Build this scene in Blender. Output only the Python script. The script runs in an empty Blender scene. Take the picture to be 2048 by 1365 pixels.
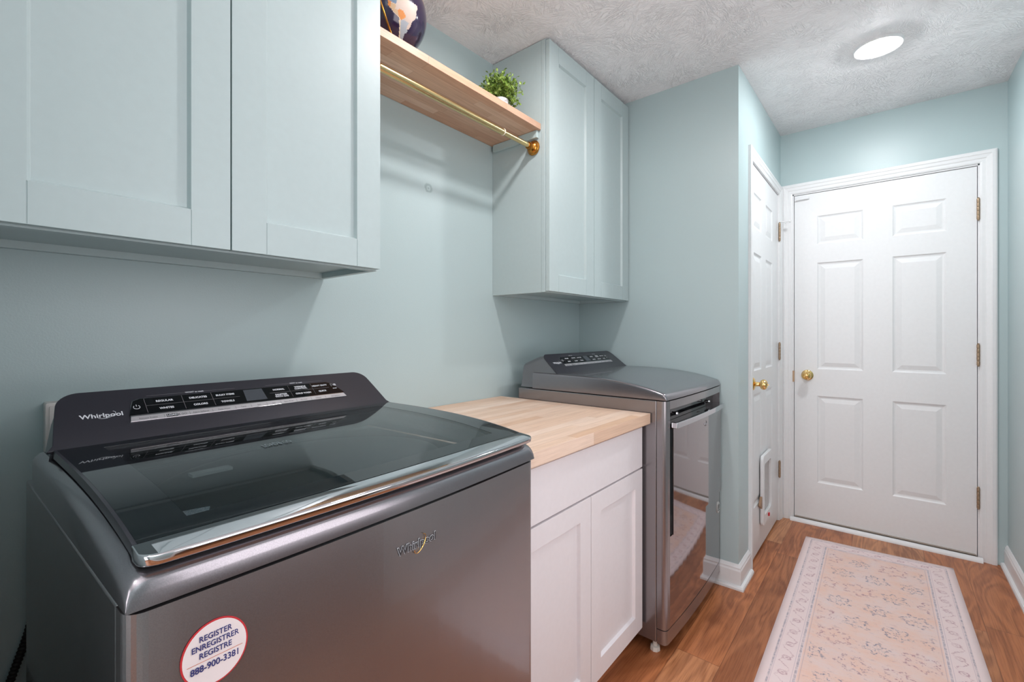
import bpy, bmesh, math, random
from mathutils import Vector, Matrix
random.seed(7)
S = bpy.context.scene
COL = S.collection
PI = math.pi

# ------------------------------------------------------------------ camera
F = 905.0
TH = math.atan((1774 - 1024) / F)
cam_d = bpy.data.cameras.new('camera')
cam_d.sensor_width = 36.0
cam_d.lens = F / 2048 * 36.0
cam_d.shift_y = (668 - 682.5) / 2048
cam_d.clip_start = 0.02
cam = bpy.data.objects.new('camera', cam_d)
COL.objects.link(cam)
cam.location = (0, 0, 1.18)
cam.rotation_euler = (PI / 2, 0, TH - PI / 2)
S.camera = cam

# ------------------------------------------------------------------ world, exposure
w = bpy.data.worlds.new('world')
S.world = w
w.use_nodes = True
w.node_tree.nodes['Background'].inputs[0].default_value = (0.8, 0.85, 0.9, 1)
w.node_tree.nodes['Background'].inputs[1].default_value = 0.3
S.view_settings.view_transform = 'Standard'
S.view_settings.look = 'None'
S.view_settings.gamma = 1
S.view_settings.use_curve_mapping = False
S.view_settings.exposure = 0.0
S.cycles.diffuse_bounces = 8
S.cycles.max_bounces = 16
LAMP_HALL = 325.0       # emission strength of the lamp discs
LAMP_ROOM = 262.0
LAMP_FILL = 120.0

def area(name, loc, rot, sx, sy, power, color):
    l = bpy.data.lights.new(name, 'AREA')
    l.shape = 'RECTANGLE'; l.size = sx; l.size_y = sy; l.energy = power; l.color = color
    o = bpy.data.objects.new(name, l); COL.objects.link(o)
    o.location = loc; o.rotation_euler = rot
    return o
# added fill lamp behind the camera, with no doorway built there
BACK_FILL = 26.0
CEILING_FILL = 16.0
area('back_fill_light', (-1.78, 0.35, 1.15), (0, -PI / 2, 0), 2.0, 0.9, BACK_FILL, (1.0, 0.93, 0.94))
SIDE_FILL = 13.6
# added fill lamp in a guessed, unseen doorway opposite the worktop
area('side_fill_light', (0.80, -0.555, 1.32), (PI / 2, 0, 0), 0.84, 1.40, SIDE_FILL, (1.0, 0.94, 0.97))
# added fill lamp, aimed up so the ceiling behind the camera bounces it
area('ceiling_fill_light', (-0.55, -0.05, 1.75), (PI, 0, 0), 0.35, 0.35, CEILING_FILL, (1.0, 0.955, 0.965))

# ------------------------------------------------------------------ node helper
def lin(r, g, b):
    f = lambda c: (c / 255) / 12.92 if c <= 10.3 else (((c / 255) + .055) / 1.055) ** 2.4
    return (f(r), f(g), f(b), 1.0)

class NT:
    def __init__(s, name):
        s.m = bpy.data.materials.new(name); s.m.use_nodes = True
        s.t = s.m.node_tree; s.n = s.t.nodes; s.b = s.n['Principled BSDF']
    def link(s, a, b): s.t.links.new(a, b)
    def put(s, inp, v):
        if isinstance(v, bpy.types.NodeSocket): s.link(v, inp)
        elif v is not None:
            if hasattr(inp, 'default_value') and not isinstance(v, (int, float)) and inp.type == 'RGBA' and len(v) == 3: v = (*v, 1)
            inp.default_value = v
    def math(s, op, a, b=None, c=None, clamp=False):
        n = s.n.new('ShaderNodeMath'); n.operation = op; n.use_clamp = clamp
        s.put(n.inputs[0], a)
        if b is not None: s.put(n.inputs[1], b)
        if c is not None: s.put(n.inputs[2], c)
        return n.outputs[0]
    def add(s, a, b): return s.math('ADD', a, b)
    def sub(s, a, b): return s.math('SUBTRACT', a, b)
    def mul(s, a, b): return s.math('MULTIPLY', a, b)
    def coords(s, kind='Object'):
        n = s.n.new('ShaderNodeTexCoord'); return n.outputs[kind]
    def sep(s, v):
        n = s.n.new('ShaderNodeSeparateXYZ'); s.link(v, n.inputs[0]); return n.outputs
    def comb(s, x=0, y=0, z=0):
        n = s.n.new('ShaderNodeCombineXYZ')
        for i, v in enumerate((x, y, z)): s.put(n.inputs[i], v)
        return n.outputs[0]
    def noise(s, v, scale, detail=3, rough=.5, dist=0):
        n = s.n.new('ShaderNodeTexNoise'); s.link(v, n.inputs['Vector'])
        s.put(n.inputs['Scale'], scale); n.inputs['Detail'].default_value = detail
        n.inputs['Roughness'].default_value = rough; n.inputs['Distortion'].default_value = dist
        return n.outputs['Fac']
    def white(s, v):
        n = s.n.new('ShaderNodeTexWhiteNoise'); n.noise_dimensions = '3D'; s.link(v, n.inputs['Vector']); return n.outputs['Value']
    def voro(s, v, scale, feature='F1'):
        n = s.n.new('ShaderNodeTexVoronoi'); n.feature = feature; s.link(v, n.inputs['Vector']); n.inputs['Scale'].default_value = scale
        return n
    def ramp(s, f, stops, interp='LINEAR'):
        n = s.n.new('ShaderNodeValToRGB'); s.put(n.inputs[0], f); cr = n.color_ramp; cr.interpolation = interp
        while len(cr.elements) < len(stops): cr.elements.new(.5)
        for e, (p, c) in zip(cr.elements, stops):
            e.position = p; e.color = c if isinstance(c, tuple) else (c, c, c, 1)
        return n.outputs[0]
    def mix(s, f, a, b, mode='MIX'):
        n = s.n.new('ShaderNodeMix'); n.data_type = 'RGBA'; n.blend_type = mode
        s.put(n.inputs[0], f); s.put(n.inputs[6], a); s.put(n.inputs[7], b)
        return n.outputs[2]
    def step(s, x, lo, hi):   # smooth 0..1 between lo and hi
        n = s.n.new('ShaderNodeMapRange'); n.interpolation_type = 'SMOOTHSTEP'
        s.put(n.inputs[0], x); n.inputs[1].default_value = lo; n.inputs[2].default_value = hi
        return n.outputs[0]
    def bump(s, h, strength, dist=.01):
        n = s.n.new('ShaderNodeBump'); n.inputs['Strength'].default_value = strength; n.inputs['Distance'].default_value = dist
        s.put(n.inputs['Height'], h); s.link(n.outputs[0], s.b.inputs['Normal']); return n
    def set(s, **k):
        for a, v in k.items():
            s.put(s.b.inputs[{'base': 'Base Color', 'rough': 'Roughness', 'metal': 'Metallic', 'ior': 'IOR', 'spec': 'Specular IOR Level',
                              'coat': 'Coat Weight', 'coat_rough': 'Coat Roughness', 'trans': 'Transmission Weight',
                              'ecol': 'Emission Color', 'estr': 'Emission Strength', 'alpha': 'Alpha', 'sheen': 'Sheen Weight', 'aniso': 'Anisotropic'}[a]], v)
        return s.m

def simple(name, rgb, rough=.5, metal=0, bump=None, **k):
    t = NT(name); c = t.coords()
    f = t.noise(c, 60, 3)
    a = tuple(x * .97 for x in rgb[:3]) + (1,); b = tuple(min(1, x * 1.03) for x in rgb[:3]) + (1,)
    t.set(base=t.mix(f, a, b), rough=rough, metal=metal, **k)
    if bump: t.bump(t.noise(c, bump[0], 4), bump[1], .002)
    return t.m

# ------------------------------------------------------------------ materials
def wall_paint():
    t = NT('wall_paint'); c = t.coords(); x, y, z = t.sep(c)
    f = t.noise(c, 2.2, 3)
    base = t.mix(f, lin(173, 190, 192), lin(177, 194, 195))
    # filled patch on the wall above the worktop, with a shape of its own
    d = t.math('SQRT', t.add(t.math('POWER', t.sub(x, 1.158), 2.0), t.math('POWER', t.sub(z, 1.752), 2.0)))
    d = t.add(d, t.mul(t.sub(t.noise(c, 60, 2), .5), .012))
    ring = t.mul(t.step(d, .008, .013), t.sub(1.0, t.step(d, .016, .021)))
    dot = t.sub(1.0, t.step(d, .001, .006))
    on = t.mul(t.step(y, 1.37, 1.38), t.math('MAXIMUM', t.mul(ring, .5), t.mul(dot, .5)))
    base = t.mix(on, base, lin(120, 138, 140))
    t.set(base=base, rough=.38, spec=.5)
    t.bump(t.add(t.noise(c, 260, 3, .6), t.mul(t.noise(c, 30, 2), .6)), .09, .003)
    return t.m
M_WALL = wall_paint()
M_CAB = simple('cabinet_paint', lin(182, 196, 197), .38, spec=.4)
M_CLEAT = simple('cleat_paint', lin(180, 197, 197), .45)
M_WHITE = simple('white_gloss_paint', lin(226, 226, 227), .32)
M_WHITECAB = simple('white_cabinet_paint', lin(228, 223, 226), .38)
M_DARKGAP = simple('dark_gap', lin(20, 20, 20), .9)

def ceiling_mat():
    t = NT('stomped_ceiling'); c = t.coords()
    warp = t.n.new('ShaderNodeVectorMath'); warp.operation = 'ADD'
    nn = t.n.new('ShaderNodeTexNoise'); t.link(c, nn.inputs['Vector']); nn.inputs['Scale'].default_value = 5
    sc = t.n.new('ShaderNodeVectorMath'); sc.operation = 'SCALE'; t.link(nn.outputs['Color'], sc.inputs[0]); sc.inputs['Scale'].default_value = .09
    t.link(c, warp.inputs[0]); t.link(sc.outputs[0], warp.inputs[1])
    wv = warp.outputs[0]
    heights = []
    for k, (cell, fs) in enumerate(((9, 1.0), (7, .8))):
        off = t.n.new('ShaderNodeVectorMath'); off.operation = 'ADD'; t.link(wv, off.inputs[0]); off.inputs[1].default_value = (k * .37, k * .21, 0)
        v = t.voro(off.outputs[0], cell)
        r = t.sep(v.outputs['Color'])[0]
        rot = t.n.new('ShaderNodeVectorRotate'); rot.rotation_type = 'Z_AXIS'
        t.link(off.outputs[0], rot.inputs['Vector']); t.link(v.outputs['Position'], rot.inputs['Center'])
        t.put(rot.inputs['Angle'], t.mul(r, 6.283))
        x, y, z = t.sep(rot.outputs[0])
        st = t.comb(t.mul(x, 26.0 * fs), t.mul(y, 150.0 * fs), k * 3.0)
        n = t.noise(st, 1.0, 1, .4, .6)
        ridge = t.sub(1.0, t.math('ABSOLUTE', t.mul(t.sub(n, .56), 17.0)))
        heights.append(t.math('MAXIMUM', ridge, 0.0))
    mask = t.step(t.noise(c, 7, 2), .38, .6)
    h = t.add(t.mul(heights[0], t.add(t.mul(mask, .8), .2)), t.mul(heights[1], .5))
    h = t.add(h, t.mul(t.noise(c, 90, 2), .25))
    t.set(base=lin(246, 243, 244), rough=.65, spec=.3)
    t.bump(h, .75, .0035)
    return t.m
M_CEIL = ceiling_mat()

def plank_mat(name, pw, pl, cols, grain, rough, seam=.003, knots=True, axis_y='y', blotch=.5):
    """boards that run along X; rows counted across Y (or Z on edges)"""
    t = NT(name); c = t.coords(); x, y, z = t.sep(c)
    yy = y if axis_y == 'y' else t.add(y, z)
    row = t.math('FLOOR', t.math('DIVIDE', yy, pw))
    rr = t.white(t.comb(row, 1.3, 2.1))
    xs = t.add(t.math('DIVIDE', x, pl), t.mul(rr, 7.3))
    colm = t.math('FLOOR', xs)
    rnd = t.white(t.comb(row, colm, 5.5))
    rnd2 = t.white(t.comb(colm, row, 9.5))
    fy = t.math('FRACT', t.math('DIVIDE', yy, pw)); fx = t.math('FRACT', xs)
    e1 = t.mul(t.math('MINIMUM', fy, t.sub(1.0, fy)), pw)
    e2 = t.mul(t.math('MINIMUM', fx, t.sub(1.0, fx)), pl)
    edge = t.math('MINIMUM', e1, e2)
    gv = t.comb(t.add(t.mul(x, grain[0]), t.mul(rnd, 31.0)), t.add(t.mul(yy, grain[1]), t.mul(rnd2, 17.0)), t.mul(rnd, 9.0))
    n1 = t.noise(gv, 1.0, 2, .5, grain[3])
    rings = t.math('FRACT', t.mul(n1, grain[2]))
    rings = t.math('ABSOLUTE', t.sub(t.mul(rings, 2.0), 1.0))
    fine = t.noise(t.comb(t.mul(x, 9.0), t.mul(yy, 260.0), rnd), 1.0, 3, .6)
    blot = t.noise(t.comb(t.mul(x, 3.5), t.mul(yy, 7.0), t.mul(rnd, 4.0)), 1.0, 3, .55)
    base = t.ramp(rnd, [(i / (len(cols) - 1), cc) for i, cc in enumerate(cols)])
    dark = t.mix(1.0, base, (.50, .42, .38, 1), 'MULTIPLY')
    f = t.add(t.mul(t.step(rings, .15, .95), grain[4]), t.mul(t.step(fine, .42, .68), grain[5]))
    f = t.math('MINIMUM', t.add(f, t.mul(t.step(blot, .5, .74), blotch)), 1.0)
    base = t.mix(f, base, dark)
    if knots:
        v = t.voro(t.comb(t.mul(x, 1.0), t.mul(yy, 2.4), t.mul(rnd, 5.0)), 1.9)
        kd = t.add(v.outputs['Distance'], t.mul(t.sub(t.noise(c, 30, 2), .5), .08))
        base = t.mix(t.mul(t.sub(1.0, t.step(kd, .02, .09)), .75), base, lin(70, 38, 24))
    base = t.mix(t.mul(t.sub(1.0, t.step(edge, 0.0, seam)), .65), base, t.mix(1.0, base, (.3, .25, .22, 1), 'MULTIPLY'))
    t.set(base=base, rough=rough, spec=.4)
    t.bump(t.add(t.step(edge, 0, seam), t.mul(fine, .25)), .25, .0012)
    return t.m
M_FLOOR = plank_mat('oak_vinyl_plank', .152, 1.22, [lin(166, 100, 60), lin(188, 120, 78), lin(174, 106, 66), lin(202, 142, 100), lin(156, 90, 54)],
                    (1.1, 6.5, 9.0, 1.1, .50, .40), .34, .0022, blotch=.6)
WOODC = [lin(228, 200, 178), lin(216, 180, 152), lin(236, 212, 194), lin(224, 192, 168), lin(232, 206, 186), lin(210, 170, 140)]
M_BLOCK = plank_mat('butcher_block', .036, .42, WOODC, (2.5, 22.0, 5.0, .5, .10, .16), .42, .0007, False, 'yz', .16)
M_SHELF = plank_mat('shelf_wood', .034, .38, [lin(214, 178, 152), lin(198, 156, 128), lin(222, 190, 166), lin(206, 166, 138), lin(192, 150, 124)],
                    (2.5, 22.0, 5.0, .5, .12, .22), .45, .0007, False, 'yz', .2)

def steel(name, rgb, rough, metal=.85):
    t = NT(name); c = t.coords()
    fl = t.noise(c, 900, 1)
    t.set(base=t.mix(t.step(fl, .3, .7), tuple(v * .93 for v in rgb[:3]) + (1,), tuple(v * 1.07 for v in rgb[:3]) + (1,)), metal=metal, rough=rough, coat=.35, coat_rough=.06)
    return t.m
M_STEEL = steel('chrome_shadow_finish', lin(146, 142, 144), .26)
M_STEELTOP = steel('chrome_shadow_top', lin(138, 135, 140), .22)
M_STEELDARK = steel('chrome_shadow_console', lin(132, 130, 134), .32)
M_MIRROR = steel('polished_shadow_door', lin(158, 150, 152), .055, .95)
M_CONSOLE = simple('console_slate', lin(50, 49, 57), .30, .3, coat=.3, coat_rough=.15)
M_BLACKG = simple('black_gloss', lin(12, 13, 16), .06)
M_BLACKGLASS = simple('black_lid_glass', lin(16, 21, 25), .025, ior=1.75)
M_BLACK = simple('black_plastic', lin(14, 14, 15), .5)
M_SCREEN = simple('display_grey', lin(70, 74, 80), .12)
M_CHROME = simple('chrome', lin(205, 205, 209), .07, 1.0)
M_SATIN = simple('satin_strip', lin(196, 194, 198), .3, .6)
M_INK = simple('white_print', lin(205, 208, 214), .5)
M_INKGREY = simple('grey_print', lin(110, 108, 112), .5)
M_INKDARK = simple('dark_print', lin(40, 40, 44), .5)
M_NAVY = simple('navy_print', lin(38, 44, 110), .5)
M_RED = simple('red_print', lin(190, 40, 48), .5)
M_ORANGE = simple('orange_print', lin(200, 120, 90), .5)
M_STICKER = simple('sticker_white', lin(226, 215, 216), .35)
M_GOLD = simple('gold_plate', lin(214, 170, 96), .2, .9)
M_BRASS = simple('polished_brass', lin(232, 196, 130), .10, 1.0)
M_ROD = simple('brushed_brass', lin(216, 190, 138), .24, 1.0)
M_ROSETTE = simple('antique_brass', lin(188, 128, 58), .2, 1.0)
M_HINGE = simple('worn_nickel', lin(170, 146, 122), .38, .9, bump=(120, .2))
M_RUBBER = simple('black_rubber', lin(26, 23, 23), .6)
M_FOOT = simple('foot_plastic', lin(225, 220, 212), .45)
M_OUTLET = simple('outlet_plastic', lin(222, 216, 212), .5)
M_POT = simple('white_ceramic', lin(232, 228, 232), .4)
M_SOIL = simple('soil', lin(60, 42, 30), .9)
M_STEEL2 = simple('stainless_tub', lin(120, 124, 126), .3, .9)
def leaf_mat():
    t = NT('leaf_green'); c = t.coords()
    t.set(base=t.ramp(t.noise(c, 45, 2), [(.3, lin(66, 92, 34)), (.5, lin(116, 146, 54)), (.7, lin(160, 184, 96))]), rough=.5)
    return t.m
M_LEAF = leaf_mat()
def tint_glass():
    t = NT('tinted_window'); m = t.m
    gl = t.n.new('ShaderNodeBsdfGlossy'); gl.inputs['Roughness'].default_value = .02
    tr = t.n.new('ShaderNodeBsdfTransparent'); tr.inputs[0].default_value = (.60, .63, .64, 1)
    fr = t.n.new('ShaderNodeLayerWeight'); fr.inputs['Blend'].default_value = .5
    fz = t.add(.075, t.mul(t.math('POWER', fr.outputs['Facing'], 5.0), .925))
    mx = t.n.new('ShaderNodeMixShader'); t.link(fz, mx.inputs[0]); t.link(tr.outputs[0], mx.inputs[1]); t.link(gl.outputs[0], mx.inputs[2])
    t.link(mx.outputs[0], t.n['Material Output'].inputs[0])
    return m
M_WINDOW = tint_glass()
def emis(name, col, st):
    t = NT(name); t.set(base=(1, 1, 1, 1), ecol=col, estr=st); return t.m

def rug_mat():
    t = NT('woven_rug'); u, v, _ = t.sep(t.coords('UV'))          # u 0..0.61 m across, v metres along
    W = .61; L = 1.83
    wob = t.comb(t.add(u, t.mul(t.sub(t.noise(t.comb(u, v, 0), 40, 2), .5), .01)), v, 0)
    du = t.math('MINIMUM', u, t.sub(W, u)); dv = t.math('MINIMUM', v, t.sub(L, v)); d = t.math('MINIMUM', du, dv)
    p2 = t.comb(u, v, 0)
    mott = t.noise(p2, 9, 4, .6)
    streak = t.noise(t.comb(t.mul(u, 18.0), t.mul(v, 120.0), 0), 1.0, 3, .6)
    field = t.ramp(t.add(t.mul(mott, .7), t.mul(streak, .3)), [(.32, lin(226, 206, 204)), (.5, lin(230, 200, 190)), (.62, lin(232, 194, 178)), (.75, lin(228, 208, 200))])
    border = t.mix(mott, lin(230, 214, 216), lin(232, 208, 204))
    inside = t.step(d, .105, .108)
    col = t.mix(inside, border, field)
    wear = t.step(t.noise(p2, 55, 4, .7), .40, .62)
    def line(lo, hi, w=.001):
        return t.mul(t.step(d, lo - w, lo), t.sub(1.0, t.step(d, hi, hi + w)))
    ln = t.math('MAXIMUM', line(.028, .033), line(.098, .104))
    col = t.mix(t.mul(ln, t.add(.2, t.mul(wear, .5))), col, lin(138, 134, 150))
    ln2 = t.math('MAXIMUM', line(.036, .037), t.math('MAXIMUM', line(.092, .093), line(.112, .1135)))
    col = t.mix(t.mul(ln2, .35), col, lin(160, 140, 160))
    # border motifs: zig-zag leaves and round flowers along each side
    along = t.mix(t.step(t.sub(du, dv), -.0005, .0005), t.comb(v, 0, 0), t.comb(u, 0, 0))
    al = t.sep(along)[0]
    k = t.math('FRACT', t.mul(al, 11.0))
    cross = t.sub(d, .066)
    fl = t.math('SQRT', t.add(t.math('POWER', t.mul(t.sub(k, .5), .09), 2.0), t.math('POWER', cross, 2.0)))
    fl = t.add(fl, t.mul(t.sub(t.noise(p2, 120, 2), .5), .012))
    ringm = t.mul(t.step(fl, .007, .010), t.sub(1.0, t.step(fl, .013, .016)))
    core = t.sub(1.0, t.step(fl, .002, .005))
    zig = t.math('ABSOLUTE', t.sub(t.mul(t.math('SINE', t.mul(al, 11.0 * 2 * PI)), .017), t.add(cross, t.mul(t.sub(t.noise(p2, 80, 3, .6), .5), .03))))
    zz = t.mul(t.sub(1.0, t.step(zig, .001, .0035)), t.sub(1.0, t.step(t.math('ABSOLUTE', cross), .024, .027)))
    inb = t.mul(t.step(d, .037, .039), t.sub(1.0, t.step(d, .09, .092)))
    mm = t.mul(inb, t.math('MAXIMUM', t.math('MAXIMUM', ringm, core), zz))
    col = t.mix(t.mul(mm, t.add(.18, t.mul(wear, .5))), col, lin(170, 122, 136))
    # field motifs: staggered worn medallions
    cu = t.mul(u, 1 / .125); cv = t.mul(v, 1 / .15)
    row = t.math('FLOOR', cv); off = t.mul(t.math('MODULO', row, 2.0), .5)
    cu2 = t.add(cu, off)
    fu = t.sub(t.math('FRACT', cu2), .5); fv = t.sub(t.math('FRACT', cv), .5)
    rnd = t.white(t.comb(t.math('FLOOR', cu2), row, 3.3))
    size = t.add(.24, t.mul(rnd, .14))
    rad = t.math('SQRT', t.add(t.math('POWER', fu, 2.0), t.math('POWER', t.mul(fv, 1.2), 2.0)))
    ang = t.math('ARCTAN2', fv, fu)
    pet = t.mul(t.math('SINE', t.add(t.mul(ang, 6.0), t.mul(rnd, 9.0))), .07)
    rp = t.add(t.add(rad, pet), t.mul(t.sub(t.noise(p2, 60, 4, .75), .5), .46))
    blob = t.sub(1.0, t.step(t.math('ABSOLUTE', t.sub(rp, size)), .02, .075))
    blob2 = t.sub(1.0, t.step(rp, .02, .08))
    patt = t.mul(t.math('MAXIMUM', blob, blob2), t.mul(t.step(d, .118, .125), t.step(t.noise(p2, 95, 3, .7), .45, .58)))
    mcol = t.mix(t.step(rnd, .35, .75), lin(122, 122, 142), lin(176, 132, 140))
    col = t.mix(t.mul(patt, .9), col, mcol)
    dash = t.step(t.noise(t.comb(t.mul(u, 260.0), t.mul(v, 900.0), 0), 1.0, 1), .4, .65)
    col = t.mix(t.mul(dash, .10), col, lin(240, 225, 220))
    scat = t.mul(t.step(t.noise(t.comb(t.mul(u, 1.0), t.mul(v, 1.6), 4.0), 34, 5, .8), .56, .66), t.step(d, .115, .12))
    col = t.mix(t.mul(scat, .4), col, lin(170, 140, 152))
    t.set(base=col, rough=.95, spec=.1)
    t.bump(t.noise(t.comb(t.mul(u, 700.0), t.mul(v, 700.0), 0), 1.0, 2), .3, .001)
    return t.m
M_RUG = rug_mat()
M_RUGEDGE = simple('rug_binding', lin(222, 208, 206), .9)

# ------------------------------------------------------------------ mesh helpers
def link(name, bm, mats, parent=None, mat4=None, smooth=False, bevel=None, kind=None, recalc=True):
    if recalc: bmesh.ops.recalc_face_normals(bm, faces=bm.faces)
    for e in bm.edges:
        if len(e.link_faces) == 2 and e.calc_face_angle(0) > .6: e.smooth = False
    me = bpy.data.meshes.new(name); bm.to_mesh(me); bm.free()
    for m in (mats if isinstance(mats, (list, tuple)) else [mats]): me.materials.append(m)
    o = bpy.data.objects.new(name, me); COL.objects.link(o)
    if parent: o.parent = parent
    if mat4 is not None: o.matrix_basis = mat4
    if smooth:
        for p in me.polygons: p.use_smooth = True
    if bevel:
        b = o.modifiers.new('bevel', 'BEVEL'); b.width = bevel[0]; b.segments = bevel[1]; b.limit_method = 'ANGLE'; b.angle_limit = math.radians(35)
        for p in me.polygons: p.use_smooth = True
        b.harden_normals = True
    if kind: o['kind'] = kind
    return o
def tag(o, label, cat, group=None):
    o['label'] = label; o['category'] = cat
    if group: o['group'] = group
    return o
def empty(name, loc=(0, 0, 0), rz=0, kind=None):
    o = bpy.data.objects.new(name, None); COL.objects.link(o); o.location = loc; o.rotation_euler = (0, 0, rz)
    o.empty_display_size = .1
    if kind: o['kind'] = kind
    return o
def box(bm, x0, x1, y0, y1, z0, z1, mi=0):
    v = [bm.verts.new(p) for p in ((x0, y0, z0), (x1, y0, z0), (x1, y1, z0), (x0, y1, z0), (x0, y0, z1), (x1, y0, z1), (x1, y1, z1), (x0, y1, z1))]
    for f in ((0, 3, 2, 1), (4, 5, 6, 7), (0, 1, 5, 4), (1, 2, 6, 5), (2, 3, 7, 6), (3, 0, 4, 7)):
        bm.faces.new([v[i] for i in f]).material_index = mi
def boxes(*bs):
    bm = bmesh.new()
    for b in bs: box(bm, *b)
    return bm
def prism(bm, pts, d0, d1, fn, mi=0):
    """polygon pts (a,b) swept from d0 to d1; fn(a,b,d)->xyz"""
    A = [bm.verts.new(fn(a, b, d0)) for a, b in pts]; B = [bm.verts.new(fn(a, b, d1)) for a, b in pts]
    n = len(pts)
    bm.faces.new(A).material_index = mi; bm.faces.new(B[::-1]).material_index = mi
    for i in range(n): bm.faces.new((A[i], B[i], B[(i + 1) % n], A[(i + 1) % n])).material_index = mi
def lathe(bm, prof, M, seg=32, mi=0):
    """profile (r, h) about local Z, placed with matrix M"""
    rings = []
    for r, h in prof:
        if r < 1e-6: rings.append([bm.verts.new(M @ Vector((0, 0, h)))])
        else: rings.append([bm.verts.new(M @ Vector((r * math.cos(2 * PI * i / seg), r * math.sin(2 * PI * i / seg), h))) for i in range(seg)])
    for a, b in zip(rings, rings[1:]):
        for i in range(seg):
            j = (i + 1) % seg
            vs = [a[i % len(a)], a[j % len(a)], b[j % len(b)], b[i % len(b)]]
            u = []
            for q in vs:
                if q not in u: u.append(q)
            if len(u) > 2:
                f = bm.faces.new(u); f.material_index = mi; f.smooth = True
    for r_ in (rings[0], rings[-1]):
        if len(r_) > 1:
            try: bm.faces.new(r_).material_index = mi
            except ValueError: pass
def tube(bm, pts, r, seg=12, mi=0, closed=False, rfn=None):
    pts = [Vector(p) for p in pts]; n = len(pts); rings = []
    up = Vector((0, 0, 1)); prev = None
    for i, p in enumerate(pts):
        if closed: d = pts[(i + 1) % n] - pts[i - 1]
        else: d = pts[min(i + 1, n - 1)] - pts[max(i - 1, 0)]
        d.normalize()
        if prev is None: a = d.cross(up); a = a if a.length > .1 else d.cross(Vector((1, 0, 0)))
        else: a = prev - d * prev.dot(d)
        a.normalize(); prev = a; b = d.cross(a)
        rr = rfn(i / (n - 1)) if rfn else r
        rings.append([bm.verts.new(p + (a * math.cos(2 * PI * k / seg) + b * math.sin(2 * PI * k / seg)) * rr) for k in range(seg)])
    for i in range(n if closed else n - 1):
        A, B = rings[i], rings[(i + 1) % n]
        for k in range(seg):
            f = bm.faces.new((A[k], A[(k + 1) % seg], B[(k + 1) % seg], B[k])); f.material_index = mi; f.smooth = True
    if not closed:
        bm.faces.new(rings[0]).material_index = mi; bm.faces.new(rings[-1][::-1]).material_index = mi
def paneled(a0, a1, b0, b1, panels, prof, thick, fn):
    """door leaf: face with sunk panels. fn(a,b,d)->xyz, d=depth behind the face. prof: list of (inset, depth)"""
    bm = bmesh.new()
    As = sorted({a0, a1, *[p[0] for p in panels], *[p[1] for p in panels]})
    Bs = sorted({b0, b1, *[p[2] for p in panels], *[p[3] for p in panels]})
    cache = {}
    def V(a, b, d):
        k = (round(a, 5), round(b, 5), round(d, 5))
        if k not in cache: cache[k] = bm.verts.new(fn(a, b, d))
        return cache[k]
    def inp(a, b): return any(p[0] < a < p[1] and p[2] < b < p[3] for p in panels)
    for i in range(len(As) - 1):
        for j in range(len(Bs) - 1):
            if not inp((As[i] + As[i + 1]) / 2, (Bs[j] + Bs[j + 1]) / 2):
                bm.faces.new((V(As[i], Bs[j], 0), V(As[i + 1], Bs[j], 0), V(As[i + 1], Bs[j + 1], 0), V(As[i], Bs[j + 1], 0)))
    for p in panels:
        # outer ring split at grid lines is avoided: add its own ring slightly doubled
        last = [(p[0], p[2]), (p[1], p[2]), (p[1], p[3]), (p[0], p[3])]; ld = 0
        for ins, dep in (p[4] if len(p) > 4 else prof):
            cur = [(p[0] + ins, p[2] + ins), (p[1] - ins, p[2] + ins), (p[1] - ins, p[3] - ins), (p[0] + ins, p[3] - ins)]
            for k in range(4):
                l = (k + 1) % 4
                bm.faces.new((V(*last[k], ld), V(*last[l], ld), V(*cur[l], dep), V(*cur[k], dep)))
            last, ld = cur, dep
        bm.faces.new([V(*q, ld) for q in last])
    c = [(a0, b0), (a1, b0), (a1, b1), (a0, b1)]
    back = [bm.verts.new(fn(a, b, thick)) for a, b in c]
    bm.faces.new(back)
    sides = [[V(a, b0, 0) for a in As], [V(a1, b, 0) for b in Bs], [V(a, b1, 0) for a in As[::-1]], [V(a0, b, 0) for b in Bs[::-1]]]
    for k in range(4): bm.faces.new(sides[k] + [back[(k + 1) % 4], back[k]])
    return bm
def text(name, items, mats, parent, mi_list=None):
    """items: (string, centre_a, centre_b, height, width_scale, bold) in the local frame given by M; one mesh per line of print"""
    out = None
    for it in items:
        bm = bmesh.new()
        s, M, h, ws, bold = it[:5]; mi = it[5] if len(it) > 5 else 0
        cu = bpy.data.curves.new('t', 'FONT'); cu.body = s; cu.size = h; cu.align_x = 'CENTER'; cu.align_y = 'CENTER'
        cu.offset = bold * h; cu.extrude = .0001; cu.resolution_u = 3
        if len(it) > 6: cu.shear = it[6]
        to = bpy.data.objects.new('t', cu); COL.objects.link(to)
        dg = bpy.context.evaluated_depsgraph_get(); dg.update()
        me = bpy.data.meshes.new_from_object(to.evaluated_get(dg))
        me.transform(M @ Matrix.Diagonal((ws, 1, 1, 1)))
        n0 = len(bm.faces); bm.from_mesh(me); bm.faces.ensure_lookup_table()
        for f in bm.faces[n0:]: f.material_index = mi
        bpy.data.objects.remove(to); bpy.data.curves.remove(cu); bpy.data.meshes.remove(me)
        out = link(name, bm, mats, parent, recalc=False)
    return out
def frame(o, x, y):
    x = Vector(x).normalized(); y = Vector(y).normalized(); z = x.cross(y)
    return Matrix(((x.x, y.x, z.x, o[0]), (x.y, y.y, z.y, o[1]), (x.z, y.z, z.z, o[2]), (0, 0, 0, 1)))
def grid_profile(bm, pts, x0, x1, fn=None): pass

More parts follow.
